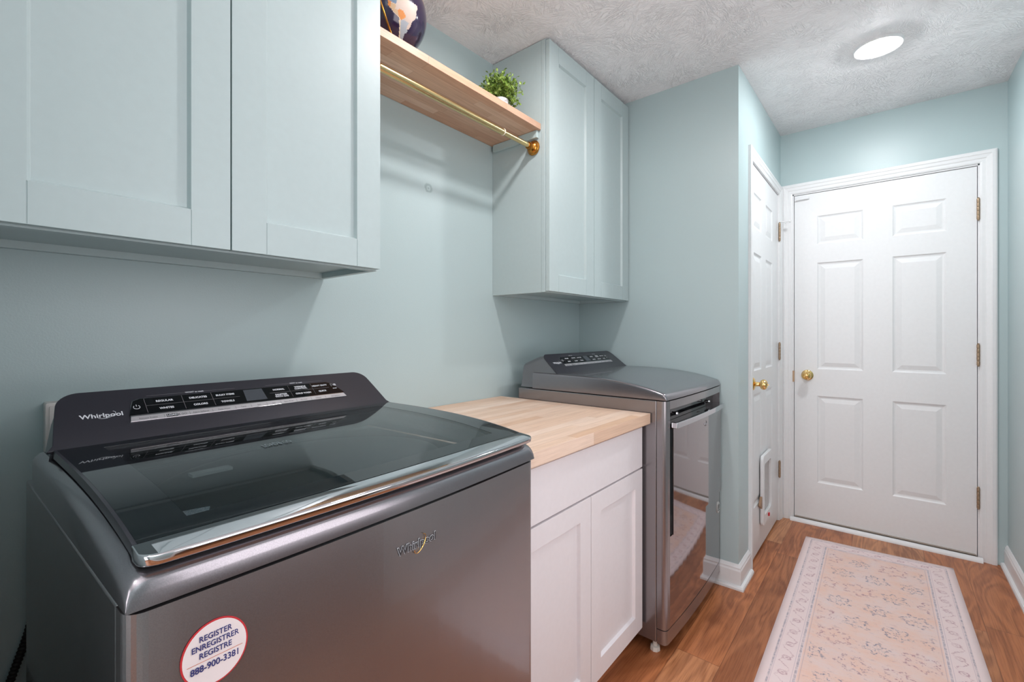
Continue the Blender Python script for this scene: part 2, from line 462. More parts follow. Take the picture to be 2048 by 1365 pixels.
# ------------------------------------------------------------------ room shell
XE, YL, YR, YH, XS = 3.36, 1.385, -0.47, 0.53, 2.285     # end wall, left wall, right wall, hall wall, recess wall
XB = -1.8
HT = 2.60
def cz(x): return 2.458 - .027 * (XE - x)
link('floor', boxes((XB - .1, XE + .12, YR - .1, YL + .1, -.06, 0), (-.5, 2.1, -1.9, YR - .1, -.06, 0)), M_FLOOR, kind='structure')
bm = bmesh.new()
prism(bm, [(XB - .1, cz(XB - .1)), (XE + .12, cz(XE + .12)), (XE + .12, HT + .1), (XB - .1, HT + .1)], YR - .1, YL + .1, lambda a, b, d: (a, d, b))
link('ceiling', bm, M_CEIL, kind='structure')
link('wall_left', boxes((XB, XS + .1, YL, YL + .1, 0, 2.47)), M_WALL, kind='structure')
link('wall_right', boxes((XB, .34, YR - .1, YR, 0, 2.47), (1.26, XE + .1, YR - .1, YR, 0, 2.47), (.34, 1.26, YR - .1, YR, 2.06, 2.47)), M_WALL, kind='structure')
link('wall_recess', boxes((XS, XS + .1, YH, YL, 0, 2.47)), M_WALL, kind='structure')
link('wall_beyond', boxes((-.4, 2.0, -1.9, -1.8, 0, 2.47), (-.5, -.4, -1.9, YR - .1, 0, 2.47), (2.0, 2.1, -1.9, YR - .1, 0, 2.47)), M_WALL, kind='structure')
link('wall_added', boxes((-.135, -.035, .56, YL, 0, 2.47)), M_WALL, kind='structure')  # unseen wall added to keep the gap left of the washer dark
link('wall_back', boxes((XB - .1, XB, YR, YL, 0, 2.47)), M_WALL, kind='structure')
# hall wall with the closet doorway
D2A, D2B, D2T = 2.540, 3.275, 2.055
link('wall_hall', boxes((XS + .1, D2A - .01, YH, YH + .1, 0, 2.47), (D2B + .01, XE, YH, YH + .1, 0, 2.47), (D2A - .01, D2B + .01, YH, YH + .1, D2T + .01, 2.47)), M_WALL, kind='structure')
D1A, D1B, D1T = -.361, .453, 2.053
link('wall_end', boxes((XE, XE + .1, YR, D1A - .012, 0, 2.47), (XE, XE + .1, D1B + .012, YH + .1, 0, 2.47), (XE, XE + .1, D1A - .012, D1B + .012, D1T + .012, 2.47)), M_WALL, kind='structure')

CAS = [(0, 0), (0, .013), (.006, .016), (.016, .017), (.02, .014), (.034, .012), (.038, .009), (.05, .009), (.057, .006), (.057, 0)]
def casing(name, a0, a1, top, w, fn, parent):
    """a0<a1 inner edges of the opening; casing width w; fn(a,z,out)"""
    bm = bmesh.new()
    prof = [((1 - p / .057) * w, q) for p, q in CAS]     # distance from inner edge, projection
    # path as mitred frame: left leg up, head, right leg
    path = [(a0, 0, -1, 0), (a0, top, -1, 1), (a1, top, 1, 1), (a1, 0, 1, 0)]
    rings = [[bm.verts.new(fn(pa + sa * d, pz + sz * d, q)) for d, q in prof] for pa, pz, sa, sz in path]
    n = len(prof)
    for A, B in zip(rings, rings[1:]):
        for k in range(n):
            bm.faces.new((A[k], A[(k + 1) % n], B[(k + 1) % n], B[k]))
    bm.faces.new(rings[0]); bm.faces.new(rings[-1][::-1])
    return link(name, bm, M_WHITE, parent)
def knob(parent, M, name='knob'):
    bm = bmesh.new()
    lathe(bm, [(0, 0), (.032, 0), (.0325, .003), (.028, .008), (.018, .011), (.012, .014), (.0105, .030), (.014, .034), (.022, .038), (.0262, .046), (.0265, .053), (.023, .061), (.014, .066), (.0125, .064), (.009, .066), (0, .067)], M, 32)
    k = link(name, bm, M_BRASS, parent, smooth=False)
    bm = bmesh.new(); lathe(bm, [(0, .0665), (.0035, .0665), (.0035, .0705), (0, .0705)], M, 12)
    b0 = M @ Vector((0, 0, 0.0)); 
    t2 = M @ Matrix.Translation((0, 0, .071)); bmesh.ops.create_cube(bm, size=1, matrix=t2 @ Matrix.Diagonal((.012, .004, .006, 1)))
    link('turn_button', bm, M_BRASS, k)
    return k
def hinge(parent, fn, a, z0, z1, side, mat=M_HINGE):
    bm = bmesh.new()
    # leaf plate plus knuckle barrel made of segments
    zs = [z0 + (z1 - z0) * i / 5 for i in range(6)]
    for i in range(5):
        c = Vector(fn(a, (zs[i] + zs[i + 1]) / 2, .008)); h = (zs[i + 1] - zs[i]) * .47
        lathe(bm, [(0, -h), (.0062, -h), (.0066, -h * .8), (.0066, h * .8), (.0062, h), (0, h)], Matrix.Translation(c), 14)
    for zz, s in ((z0, -1), (z1, 1)):
        c = Vector(fn(a, zz, .008)); lathe(bm, [(0, 0), (.0045, 0), (.0055, .003 * s), (.003, .006 * s), (0, .007 * s)], Matrix.Translation(c), 12)
    p = [fn(a, z0 + .003, .0035), fn(a + side * .016, z0 + .003, .0035), fn(a + side * .016, z1 - .003, .0035), fn(a, z1 - .003, .0035)]
    q = [fn(a, z0 + .003, .0015), fn(a + side * .016, z0 + .003, .0015), fn(a + side * .016, z1 - .003, .0015), fn(a, z1 - .003, .0015)]
    A = [bm.verts.new(v) for v in p]; B = [bm.verts.new(v) for v in q]
    bm.faces.new(A); bm.faces.new(B[::-1])
    for k in range(4): bm.faces.new((A[k], B[k], B[(k + 1) % 4], A[(k + 1) % 4]))
    return link('hinge', bm, mat, parent)
SIX = [(.005, .004), (.010, .006), (.016, .0065), (.040, .0015)]
# end door (door_1): fn(a=y, z, out) -> x decreases towards the camera
d1 = empty('door_1', (XE, .046, 0), kind='structure')
f1 = lambda a, z, out: (-out, a - .046, z)
casing('door_casing', D1B + .008, D1A - .008, D1T + .008, .064, lambda a, z, o: (-o, a - .046, z), d1) if False else None
bm = bmesh.new()
casing('door_casing', D1A - .010, D1B + .010, D1T + .012, .062, f1, d1)
# jamb
link('door_jamb', boxes((0.0, .10, D1A - .012 - .046, D1A - .003 - .046, 0, D1T + .004), (0.0, .10, D1B + .003 - .046, D1B + .012 - .046, 0, D1T + .004), (0.0, .10, D1A - .003 - .046, D1B + .003 - .046, D1T + .004, D1T + .012)), M_WHITE, d1)
rows = [(1.734, 1.909), (.962, 1.619), (.258, .796)]
pan = [(c0, c1, r0, r1) for c0, c1 in ((-.246, -.024), (.108, .333)) for r0, r1 in rows]
leaf = link('door_leaf', paneled(D1A, D1B, .022, D1T, pan, SIX, .035, lambda a, b, d: (d + .002, a - .046, b)), M_WHITE, d1)
knob(leaf, frame((.002, .384 - .046, .921), (0, 1, 0), (0, 0, 1)) @ Matrix.Rotation(PI, 4, 'X'))
link('latch_plate', boxes((-.004, .004, D1B - .001 - .046, D1B + .013 - .046, .875, .945)), M_HINGE, d1, bevel=(.001, 1))
for z0, z1 in ((1.775, 1.882), (1.016, 1.124), (.274, .380)): hinge(d1, f1, D1A - .004, z0, z1, -1)
bm = boxes((-.012, .0015, .374 - .046, .446 - .046, 2.022, 2.036), (-.007, .0015, .43 - .046, .452 - .046, 2.018, 2.04))
link('door_sensor', bm, M_WHITE, d1, bevel=(.002, 2))
link('door_sweep', boxes((-.006, .002, D1A + .004 - .046, D1B - .004 - .046, .024, .030)), simple('sweep_grey', lin(160, 150, 140), .6), d1)
# threshold: brass-tone sill and white quarter round
bm = bmesh.new(); qr = [(0, 0)] + [(.022 * math.cos(a), .022 * math.sin(a)) for a in [i * PI / 16 for i in range(9)]]
prism(bm, qr, D1A - .02, D1B + .02, lambda a, b, d: (XE - .012 - a, d, b + .0))
link('trim_1', bm, M_WHITE, kind='structure', smooth=False)
link('trim_2', boxes((XE - .012, XE + .09, D1A - .002, D1B + .002, 0, .018)), simple('sill_tan', lin(150, 128, 108), .5), kind='structure')

casing_right = casing('trim_3', .345, 1.255, 2.055, .057, lambda a, z, o: (a, YR + o, z), None)  # guessed doorway casing, built around the added side fill lamp
casing_right['kind'] = 'structure'
# closet door (door_2) in the hall wall: fn(a=x, z, out) -> y decreases
d2 = empty('door_2', (2.9075, YH, 0), kind='structure')
f2 = lambda a, z, out: (a - 2.9075, -out, z)
casing('door_casing', D2A - .006, D2B + .006, D2T + .006, .057, f2, d2)
link('door_jamb', boxes((D2A - .009 - 2.9075, D2A - .002 - 2.9075, 0, .1, 0, D2T + .003), (D2B + .002 - 2.9075, D2B + .009 - 2.9075, 0, .1, 0, D2T + .003), (D2A - .002 - 2.9075, D2B + .002 - 2.9075, 0, .1, D2T + .003, D2T + .009)), M_WHITE, d2)
pan = [(c0, c1, r0, r1) for c0, c1 in ((2.612, 2.800), (2.915, 3.105)) for r0, r1 in ((1.735, 1.918), (.985, 1.605), (.27, .862))]
leaf2 = link('door_leaf', paneled(D2A, D2B, .012, D2T, pan, SIX, .035, lambda a, b, d: (a - 2.9075, d + .003, b)), M_WHITE, d2)
knob(leaf2, frame((2.590 - 2.9075, .003, .921), (1, 0, 0), (0, 0, 1)))
for z0, z1 in ((1.77, 1.878), (1.02, 1.12), (.276, .374)): hinge(d2, f2, D2B + .003, z0, z1, 1)
# hinge-pin door stop on the top hinge
bm = bmesh.new()
hx = D2B + .003 - 2.9075
tube(bm, [(hx, -.008, 1.885), (hx + .008, -.03, 1.886), (hx + .012, -.06, 1.884)], .0035, 8)
tube(bm, [(hx + .008, -.028, 1.886), (hx - .012, -.044, 1.870)], .0025, 8)
lathe(bm, [(0, 0), (.008, 0), (.008, .008), (0, .009)], Matrix.Translation((hx + .012, -.058, 1.884)) @ Matrix.Rotation(PI / 2, 4, 'X'), 12)
link('door_stop', bm, M_WHITE, d2)
# cat flap
cf = bmesh.new()
def rrect(a0, a1, b0, b1, r, n=5):
    P = []
    for cx, cy, s in ((a1 - r, b1 - r, 0), (a0 + r, b1 - r, 1), (a0 + r, b0 + r, 2), (a1 - r, b0 + r, 3)):
        for i in range(n + 1):
            t = PI / 2 * (s + i / n); P.append((cx + r * math.cos(t), cy + r * math.sin(t)))
    return P
def ringprism(bm, outer, inner, d0, d1, fn, mi=0):
    A0 = [bm.verts.new(fn(*p, d0)) for p in outer]; A1 = [bm.verts.new(fn(*p, d1)) for p in outer]
    B0 = [bm.verts.new(fn(*p, d0)) for p in inner]; B1 = [bm.verts.new(fn(*p, d1)) for p in inner]
    n = len(outer)
    for i in range(n):
        j = (i + 1) % n
        for q in ((A0[i], A0[j], A1[j], A1[i]), (B0[i], B1[i], B1[j], B0[j]), (A1[i], A1[j], B1[j], B1[i]), (A0[i], B0[i], B0[j], A0[j])):
            bm.faces.new(q).material_index = mi
c0, c1, e0, e1 = 2.745, 2.995, .135, .515
ringprism(cf, rrect(c0, c1, e0, e1, .03), rrect(c0 + .035, c1 - .035, e0 + .055, e1 - .05, .02), 0.0, .016, lambda a, b, d: (a - 2.9075, -d - .0005, b))
flap = link('cat_flap', cf, M_WHITE, leaf2, bevel=(.003, 2))
bm = bmesh.new(); prism(bm, rrect(c0 + .037, c1 - .037, e0 + .057, e1 - .053, .018), .001, .004, lambda a, b, d: (a - 2.9075, -d, b))
link('flap_pane', bm, simple('flap_grey', lin(172, 168, 166), .25), flap)
link('flap_lock', boxes((2.868 - 2.9075, 2.884 - 2.9075, -.024, -.0165, .158, .176)), M_RED, flap, bevel=(.002, 2))
bm = bmesh.new(); prism(bm, [(2.70, .26), (2.738, .30), (2.738, .235)], .0, .012, lambda a, b, d: (a - 2.9075, -d - .0005, b))
link('flap_latch', bm, simple('latch_brown', lin(150, 118, 92), .5), flap)

# baseboards with ogee top and shoe
BB = [(0, 0), (.027, 0), (.027, .009), (.023, .016), (.013, .019), (.013, .082), (.010, .090), (.0105, .096), (.006, .104), (.003, .110), (0, .110)]
def base_run(name, path, mat=M_WHITE):
    """path: (x, y, nx, ny) corner points with the outward offset direction"""
    bm = bmesh.new(); rings = [[bm.verts.new((x + nx * d, y + ny * d, z)) for d, z in BB] for x, y, nx, ny in path]
    n = len(BB)
    for A, B in zip(rings, rings[1:]):
        for k in range(n): bm.faces.new((A[k], A[(k + 1) % n], B[(k + 1) % n], B[k]))
    bm.faces.new(rings[0]); bm.faces.new(rings[-1][::-1])
    return link(name, bm, mat, kind='structure')
base_run('baseboard_recess', [(XS, 1.38, -1, 0), (XS, YH, -1, -1), (D2A - .066, YH, 0, -1)])
base_run('baseboard_right', [(1.32, YR, 0, 1), (XE - .001, YR, 0, 1)])
base_run('baseboard_back', [(XB, YR, 0, 1), (.28, YR, 0, 1)])
base_run('baseboard_left', [(XB, YL, 0, -1), (-.1, YL, 0, -1)])

# ------------------------------------------------------------------ ceiling lamps
def lamp(x, y, label, strength, col, dome=1.0):
    t = empty('ceiling_light', (x, y, cz(x)))
    bm = bmesh.new(); M = Matrix.Rotation(-.027, 4, 'Y')
    lathe(bm, [(.0605, -.003), (.064, -.005), (.080, -.0115), (.084, -.0115), (.0865, -.008), (.087, 0.0), (.0605, 0.0)], M, 64)
    link('trim_ring', bm, M_WHITE, t)
    bm = bmesh.new(); lathe(bm, [(0, -.006 - .018 * dome), (.024, -.006 - .017 * dome), (.043, -.006 - .013 * dome), (.054, -.005 - .008 * dome), (.0600, -.004 - .003 * dome), (.0600, -.003), (0, -.002)], M, 48)
    link('diffuser', bm, emis('lamp_glow_%d' % int(strength * 10), col, strength), t)
    tag(t, label, 'ceiling light')
lamp(2.535, .030, 'round white flush ceiling light shining near the end door', LAMP_HALL, (.96, .98, 1.0, 1))
lamp(1.13, .67, 'round flush ceiling light above the butcher block worktop', LAMP_ROOM, (1.0, .955, .955, 1), 0.1)
lamp(-.75, .42, 'added fill lamp, unseen, on the ceiling at the washing machine end of the room', LAMP_FILL, (1.0, .955, .945, 1))  # unseen lamp added for extra fill from the rear

# ------------------------------------------------------------------ wall cabinets
SHK = [(.0045, .0095), (.005, .010)]
JOINT = [(.0004, .0012)]
def wall_cabinet(x0, x1, ztop, label):
    t = empty('wall_cabinet', (x0, YL, 1.354)); W = x1 - x0; H = ztop - 1.354; D = .293
    th = .016
    CF = -D + .0190
    bm = boxes((0, th, CF, -.001, 0, H), (W - th, W, CF, -.001, 0, H), (th, W - th, CF, -.001, H - th, H),
               (th, W - th, CF, -.02, .016, .030), (th, W - th, -.0195, -.001, .0, .06),
               (th, W - th, -.006, -.001, .06, H - th))
    link('carcass', bm, M_CAB, t)
    bm = boxes((0, .038, -D, -D + .0185, 0, H), (W - .038, W, -D, -D + .0185, 0, H), (.038, W - .038, -D, -D + .0185, 0, .035), (.038, W - .038, -D, -D + .0185, H - .035, H))
    link('face_frame', bm, M_CAB, t, bevel=(.0008, 1))
    for s in (0, 1):
        lo = .003 + max(0, W - .746) * 1.4          # a filler strip takes up the rest against the added side wall
        md = (lo + W - .003) / 2
        a0 = lo if s == 0 else md + .0016; a1 = md - .0016 if s == 0 else W - .003
        d = link('door', paneled(a0, a1, .004, H - .006, [(a0 + .070, a1 - .070, .075, H - .078)] + [(q - .0009, q + .0009, z0, z1, JOINT) for q in (a0 + .070, a1 - .070) for z0, z1 in ((.0045, .0745), (H - .0775, H - .0065))], SHK, .018, lambda a, b, dd: (a, -D - .0200 + dd, b)), M_CAB, t)
    tag(t, label, 'wall cabinet')
    return t
def wc(x0, x1, label): 
    return wall_cabinet(x0, x1, min(cz(x0), cz(x1)) - .004, label)
WCL = wc(-.0335, .729, 'sage green two-door wall cabinet above the washing machine, left of the shelf')
WCR = wc(1.532, 2.278, 'sage green wall cabinet above the dryer, reaching the ceiling')

# ------------------------------------------------------------------ shelf, rod
sh = empty('wall_shelf', (.7305, YL, 2.031))
link('shelf_board', boxes((0, .8000, -.273, -.001, 0, .0265)), M_SHELF, sh, bevel=(.0015, 2))
link('cleat', boxes((.7855, .8000, -.262, -.016, -.032, -.0008)), M_CLEAT, sh, bevel=(.002, 2))
link('cleat', boxes((0.0005, .0145, -.262, -.016, -.032, -.0008)), M_CLEAT, sh, bevel=(.002, 2))
tag(sh, 'long light wood shelf between the two green wall cabinets', 'shelf')
rod = empty('hanging_rod', (.7305, 1.148, 1.964))
bm = bmesh.new(); lathe(bm, [(0, 0), (.0122, 0), (.0122, .590), (.0115, .591), (0, .591)], Matrix.Translation((.008, 0, 0)) @ Matrix.Rotation(PI / 2, 4, 'Y'), 24)
link('outer_tube', bm, M_ROD, rod)
bm = bmesh.new(); lathe(bm, [(0, 0), (.0098, 0), (.0098, .176), (0, .176)], Matrix.Translation((.602, 0, 0)) @ Matrix.Rotation(PI / 2, 4, 'Y'), 24)
link('inner_tube', bm, M_ROD, rod)
bm = bmesh.new(); lathe(bm, [(.0098, 0), (.0132, 0), (.0136, .002), (.0132, .0035), (.0098, .0035)], Matrix.Translation((.5985, 0, 0)) @ Matrix.Rotation(PI / 2, 4, 'Y'), 24)
link('end_ring', bm, simple('ring_pale', lin(235, 226, 210), .4), rod)
for xx, s in ((.7995, -1), (.0005, 1)):
    bm = bmesh.new(); lathe(bm, [(0, 0), (.030, 0), (.0315, .003), (.0300, .007), (.027, .009), (.026, .014), (.021, .020), (.0155, .024), (.0145, .034), (.0155, .037), (.0145, .040), (.010, .041)], Matrix.Translation((xx, 0, 0)) @ Matrix.Rotation(s * PI / 2, 4, 'Y'), 40)
    link('end_flange', bm, M_ROSETTE, rod)
tag(rod, 'brass tension rod hung below the wood shelf', 'hanging rod')

# ------------------------------------------------------------------ sink base cabinet and worktop
CX0, CX1, CYF = .832, 1.585, .690
bc = empty('base_cabinet', (CX0, YL, 0)); W = CX1 - CX0; D = YL - CYF
link('carcass', boxes((0, .018, -D + .020, -.002, .0, .850), (W - .018, W, -D + .020, -.002, .105, .850), (W - .018, W, -D + .09, -.002, 0, .105),
                      (.018, W - .018, -D + .022, -.002, .105, .123), (.018, W - .018, -.012, -.002, .123, .85), (.018, W - .018, -D + .022, -D + .04, .675, .850),
                      (.018, W - .018, -D + .09, -D + .105, .0, .105)), M_WHITECAB, bc)
link('drawer_front', boxes((.004, W - .004, -D, -D + .0195, .692, .838)), M_WHITECAB, bc, bevel=(.0015, 2))
for s in (0, 1):
    a0 = .004 + s * (W / 2 - .0025); a1 = W / 2 - .0015 + s * (W / 2 - .0025)
    link('door', paneled(a0, a1, .103, .686, [(a0 + .060, a1 - .060, .165, .626)], SHK, .0195, lambda a, b, dd: (a, -D + dd, b)), M_WHITECAB, bc, bevel=(.0010, 2))
tag(bc, 'white two-door base cabinet between the washing machine and the dryer', 'base cabinet')
o = link('worktop', boxes((0, .768, -.722, -.001, 0, .038)), M_BLOCK, mat4=Matrix.Translation((.822, YL, .852)), bevel=(.0015, 2))
tag(o, 'pale butcher block worktop on the white base cabinet', 'worktop')

# ------------------------------------------------------------------ appliances
def appliance(kind, origin, rz, W, z_seam, zf, amp, vc, face0, faceT, label):
    """u = x across the front, v = y front to back. vc = v of the console foot"""
    t = empty(kind, (origin[0], origin[1], 0), rz)
    D = .68; zb = .058
    dryer = kind == 'dryer'
    R = .018
    # ---- cabinet body, front slightly bowed
    def outline(inset=0, n=12, f0=0.0):
        P = []
        bow = .010
        for i in range(7):
            a = PI + PI / 2 * i / 6; P.append((R + inset + R * math.cos(a), R + f0 + R * math.sin(a)))
        for i in range(1, n):
            s = i / n; P.append((R + inset + (W - 2 * R - 2 * inset) * s, f0 - bow * (1 - (2 * s - 1) ** 2)))
        for i in range(7):
            a = 1.5 * PI + PI / 2 * i / 6; P.append((W - inset - R + R * math.cos(a), R + f0 + R * math.sin(a)))
        return P
    bm = bmesh.new()
    # side and back shell
    box(bm, 0, W, .037, D, zb, z_seam - .003)
    body = link('cabinet_body', bm, M_STEEL, t, bevel=(.004, 2))
    if not dryer:
        bm = bmesh.new(); fp = outline()
        prism(bm, fp + [(W, .0355), (0, .0355)], zb, z_seam - .004, lambda a, b, d: (a, b, d))
        front = link('front_panel', bm, M_STEEL, t, smooth=False)
    else:
        # front frame around a handle recess: left strip, top strip, bottom panel, right strip
        fo = lambda a: -.010 * (1 - (2 * (a / W) - 1) ** 2)
        bm = bmesh.new(); fp = outline()
        def slab(pts, z0, z1): prism(bm, pts, z0, z1, lambda a, b, d: (a, b, d))
        def arc(u0, u1, n=10, dv=0): return [(u0 + (u1 - u0) * i / n, fo(u0 + (u1 - u0) * i / n) + dv) for i in range(n + 1)]
        lft = [p for p in fp if p[0] < .030] + [(.030, fo(.03))]
        slab(lft + [(.030, .0355), (0, .0355)], .112, z_seam - .004)
        rgt = [(W - .022, fo(W - .022))] + [p for p in fp if p[0] > W - .022]
        slab(rgt + [(W, .0355), (W - .022, .0355)], .112, z_seam - .004)
        slab(arc(.0302, W - .0222) + [(W - .0222, .0355), (.0302, .0355)], .906, z_seam - .004)
        front = link('front_frame', bm, M_STEEL, t)
        bm = bmesh.new(); slab(fp + [(W, .0355), (0, .0355)], zb, .109); link('kick_panel', bm, M_STEEL, t)
        bm = bmesh.new(); slab(arc(.0302, W - .0222, 16, .0005) + [(W - .0222, .0355), (.0302, .0355)], .112, .443)
        link('lower_panel', bm, M_MIRROR, t)
        bm = bmesh.new(); slab([(.031, .030), (W - .023, .030), (W - .023, .0355), (.031, .0355)], .444, .9055)
        link('door_recess', bm, M_BLACKG, t)
        # door: glossy bowed panel, black edge on its left, chrome handle bar on top
        bm = bmesh.new(); slab(arc(.047, W - .024, 24, -.006) + [(W - .024, .028), (.047, .028)], .447, .850)
        door = link('door', bm, M_MIRROR, t, smooth=False)
        bm = bmesh.new(); slab([(.034, .004), (.0465, -.004), (.0465, .028), (.034, .028)], .447, .832)
        link('door_edge', bm, M_BLACKG, door)
        bm = bmesh.new(); q = arc(.038, W - .034, 24, -.024)
        q2 = arc(.038, W - .034, 24, .0)
        slab(q + q2[::-1], .836, .858)
        link('handle', bm, M_CHROME, door, bevel=(.003, 3))
        for uu in (.12, .52):
            bm = bmesh.new(); lathe(bm, [(0, -.018), (.006, -.018), (.007, 0), (.0045, .004), (0, .005)], frame((uu, .006, .878), (1, 0, 0), (0, 0, 1)), 20)
            link('recess_stud', bm, M_CHROME, door)
    # ---- top: arched deck
    def zt(v): return zf + amp * (1 - max(0.0, 1 - v / .48) ** 3.2)
    bm = bmesh.new()
    nv, nu = 28, 24
    us = []
    rs = .012 if dryer else .020
    for i in range(6): us.append(rs * (1 - math.cos(PI / 2 * i / 5)) if True else 0)
    us += [rs + (W - 2 * rs) * i / nu for i in range(1, nu)]
    us += [W - q for q in us[:6]][::-1]
    vs = []
    for i in range(6): vs.append(.016 * (1 - math.cos(PI / 2 * i / 5)))
    VE = .600
    vs += [.016 + (VE - .016) * i / nv for i in range(1, nv + 1)]
    zlow = z_seam
    drop = 0.0 if dryer else .010          # washer lid sits on a lower deck
    hole = None if dryer else (.075, .600, .055, .455)
    def rnd(q, r): return r * (1 - math.sqrt(max(0, 1 - (1 - min(q, r) / r) ** 2)))
    fo2 = lambda u: -.010 * (1 - (2 * (u / W) - 1) ** 2)
    G = []
    for v in vs:
        row = []
        for u in us:
            e = min(u, W - u)
            z = zt(v) - drop - (0 if dryer else .012 * min(1, max(0, (min(e - .016, v - .022)) / .012))) - rnd(e, rs) * .8 - rnd(v, .016) * .95
            vv = v + fo2(u) * max(0, 1 - v / .2)
            row.append(bm.verts.new((u, vv, max(z, zlow + .002))))
        G.append(row)
    for j in range(len(vs) - 1):
        for i in range(len(us) - 1):
            um, vm = (us[i] + us[i + 1]) / 2, (vs[j] + vs[j + 1]) / 2
            if hole and hole[0] < um < hole[1] and hole[2] < vm < hole[3]: continue
            bm.faces.new((G[j][i], G[j][i + 1], G[j + 1][i + 1], G[j + 1][i])).smooth = True
    edge = [G[0][i] for i in range(len(us))] + [G[j][-1] for j in range(1, len(vs))] + [G[-1][i] for i in range(len(us) - 2, -1, -1)] + [G[j][0] for j in range(len(vs) - 2, 0, -1)]
    low = [bm.verts.new((q.co.x, q.co.y, zlow)) for q in edge]
    for k in range(len(edge)):
        l = (k + 1) % len(edge); f = bm.faces.new((edge[k], low[k], low[l], edge[l])); f.smooth = True
    bm.faces.new(low)
    if hole:
        bmesh.ops.delete(bm, geom=[f for f in bm.faces if len(f.verts) > 8], context='FACES_ONLY')
    top = link('top_panel', bm, M_STEELTOP, t)
    # ---- console
    fz0 = face0; ft = faceT                                   # (v,z) foot and top of the face
    Td = Vector((0, ft[0] - fz0[0], ft[1] - fz0[1])); L = Td.length; Td.normalize(); Nn = Vector((0, -Td.z, Td.y))
    P0 = Vector((0, fz0[0], fz0[1]))
    Wc = W
    def fo_outline(ins, r, flare):
        P = [(.004 + ins, 0), (Wc - .004 - ins, 0)]
        # right side: flare then slant then rounded shoulder
        P += [(Wc - .012 - ins, .012)] if flare else []
        P += [(Wc - .019 - ins, L * .50)]
        n = 8
        cx, cy = Wc - .024 - ins - r, L - ins - r
        for i in range(n + 1):
            a = math.radians(12) + (PI / 2 - math.radians(12)) * i / n; P.append((cx + r * math.cos(a), cy + r * math.sin(a)))
        P2 = [(Wc - a, b) for a, b in P]
        return P + P2[2:][::-1]
    S3 = lambda a, b, off: tuple(P0 + Vector((a, 0, 0)) + Td * b + Nn * off)
    fo_ = fo_outline(0, .036, True)
    bm = bmesh.new(); prism(bm, fo_, -.006, .0, S3)
    con = link('console', bmesh.new() if False else (lambda: None)() or bm, M_CONSOLE, t, bevel=(.0015, 2))
    # silver rear housing lofted from behind the face to the back
    bm = bmesh.new()
    ringA = [Vector(S3(a * .985 + W * .0075, b * .985, -.0065)) for a, b in fo_]
    ringB = []; ringC = []
    zbk = z_seam + .002
    for a, b in fo_:
        h = b / L
        ringB.append(Vector((a * .98 + W * .01, ft[0] + .035 + (vc + .03 - ft[0] - .0) * (1 - h) * .6, zbk + (ft[1] - .012 - zbk) * h ** .8)))
        ringC.append(Vector((a * .975 + W * .0125, D - .004, zbk + (ft[1] - .040 - zbk) * h)))
    rr = [[bm.verts.new(p) for p in R_] for R_ in (ringA, ringB, ringC)]
    n = len(fo_)
    for A, B in zip(rr, rr[1:]):
        for k in range(n): bm.faces.new((A[k], A[(k + 1) % n], B[(k + 1) % n], B[k])).smooth = True
    bm.faces.new(rr[0]); bm.faces.new(rr[-1][::-1])
    link('console_housing', bm, M_STEELDARK, t)
    # keys strip: chrome rim, black glass, satin label band
    s0, s1, t0, t1 = (.119, .571, .043, .103)
    def stripout(ins, tb):
        return [(s0 + ins, tb), (s1 - ins, tb), (s1 - .012 - ins, t1 - .022), (s1 - .022 - ins, t1 - .006 - ins), (s1 - .034 - ins, t1 - ins), (s0 + .022 + ins, t1 - ins), (s0 + .011 + ins, t1 - .005 - ins), (s0 + .007 + ins, t1 - .018)]
    bm = bmesh.new(); prism(bm, stripout(0, t0), .0002, .0016, S3); link('control_rim', bm, M_CHROME, con, bevel=(.0005, 1))
    bm = bmesh.new(); prism(bm, stripout(.0013, t0 + .0155), .0017, .0022, S3); link('key_panel', bm, M_BLACKG, con)
    bm = bmesh.new(); prism(bm, [(s0 + .001, t0 + .001), (s1 - .001, t0 + .001), (s1 - .004, t0 + .013), (s0 + .003, t0 + .013)], .0017, .0021, S3)
    link('label_band', bm, M_SATIN, con)
    bm = bmesh.new(); prism(bm, [(.329, .0635), (.374, .0635), (.372, .099), (.331, .099)], .0023, .0026, S3); link('display', bm, M_SCREEN, con)
    # key separators
    def bar(a0, a1, b0, b1, off=.0023, nm='key_line', mt_=None):
        bm = bmesh.new(); prism(bm, [(a0, b0), (a1, b0), (a1, b1), (a0, b1)], off, off + .0002, S3); link(nm, bm, mt_ or M_INKGREY, con)
    yb, ym, yt = .0605, .0805, .1005
    for a in (.149, .212, .266): bar(a - .0003, a + .0003, yb + .001, yt)
    bar(.149, .319, ym, ym + .0005)
    for a in (.434, .492): bar(a - .0002, a + .0002, yb + .001, yt)
    bar(.385, .434, ym, ym + .0007); bar(.436, .536, ym, ym + .0005)
    for a0, a1 in ((.155, .222), (.255, .318), (.385, .446), (.474, .53)): bar(a0, a1, .1095, .1100, .0003, 'heading_line')
    for a in (.172, .215, .256, .301, .333, .367, .399, .437, .474, .512): bar(a, a + .0005, t0 + .0015, t0 + .0095, .0022, 'band_line')
    mt = lambda a, b, off=.0024: frame(S3(a, b, off), (1, 0, 0), tuple(Td))
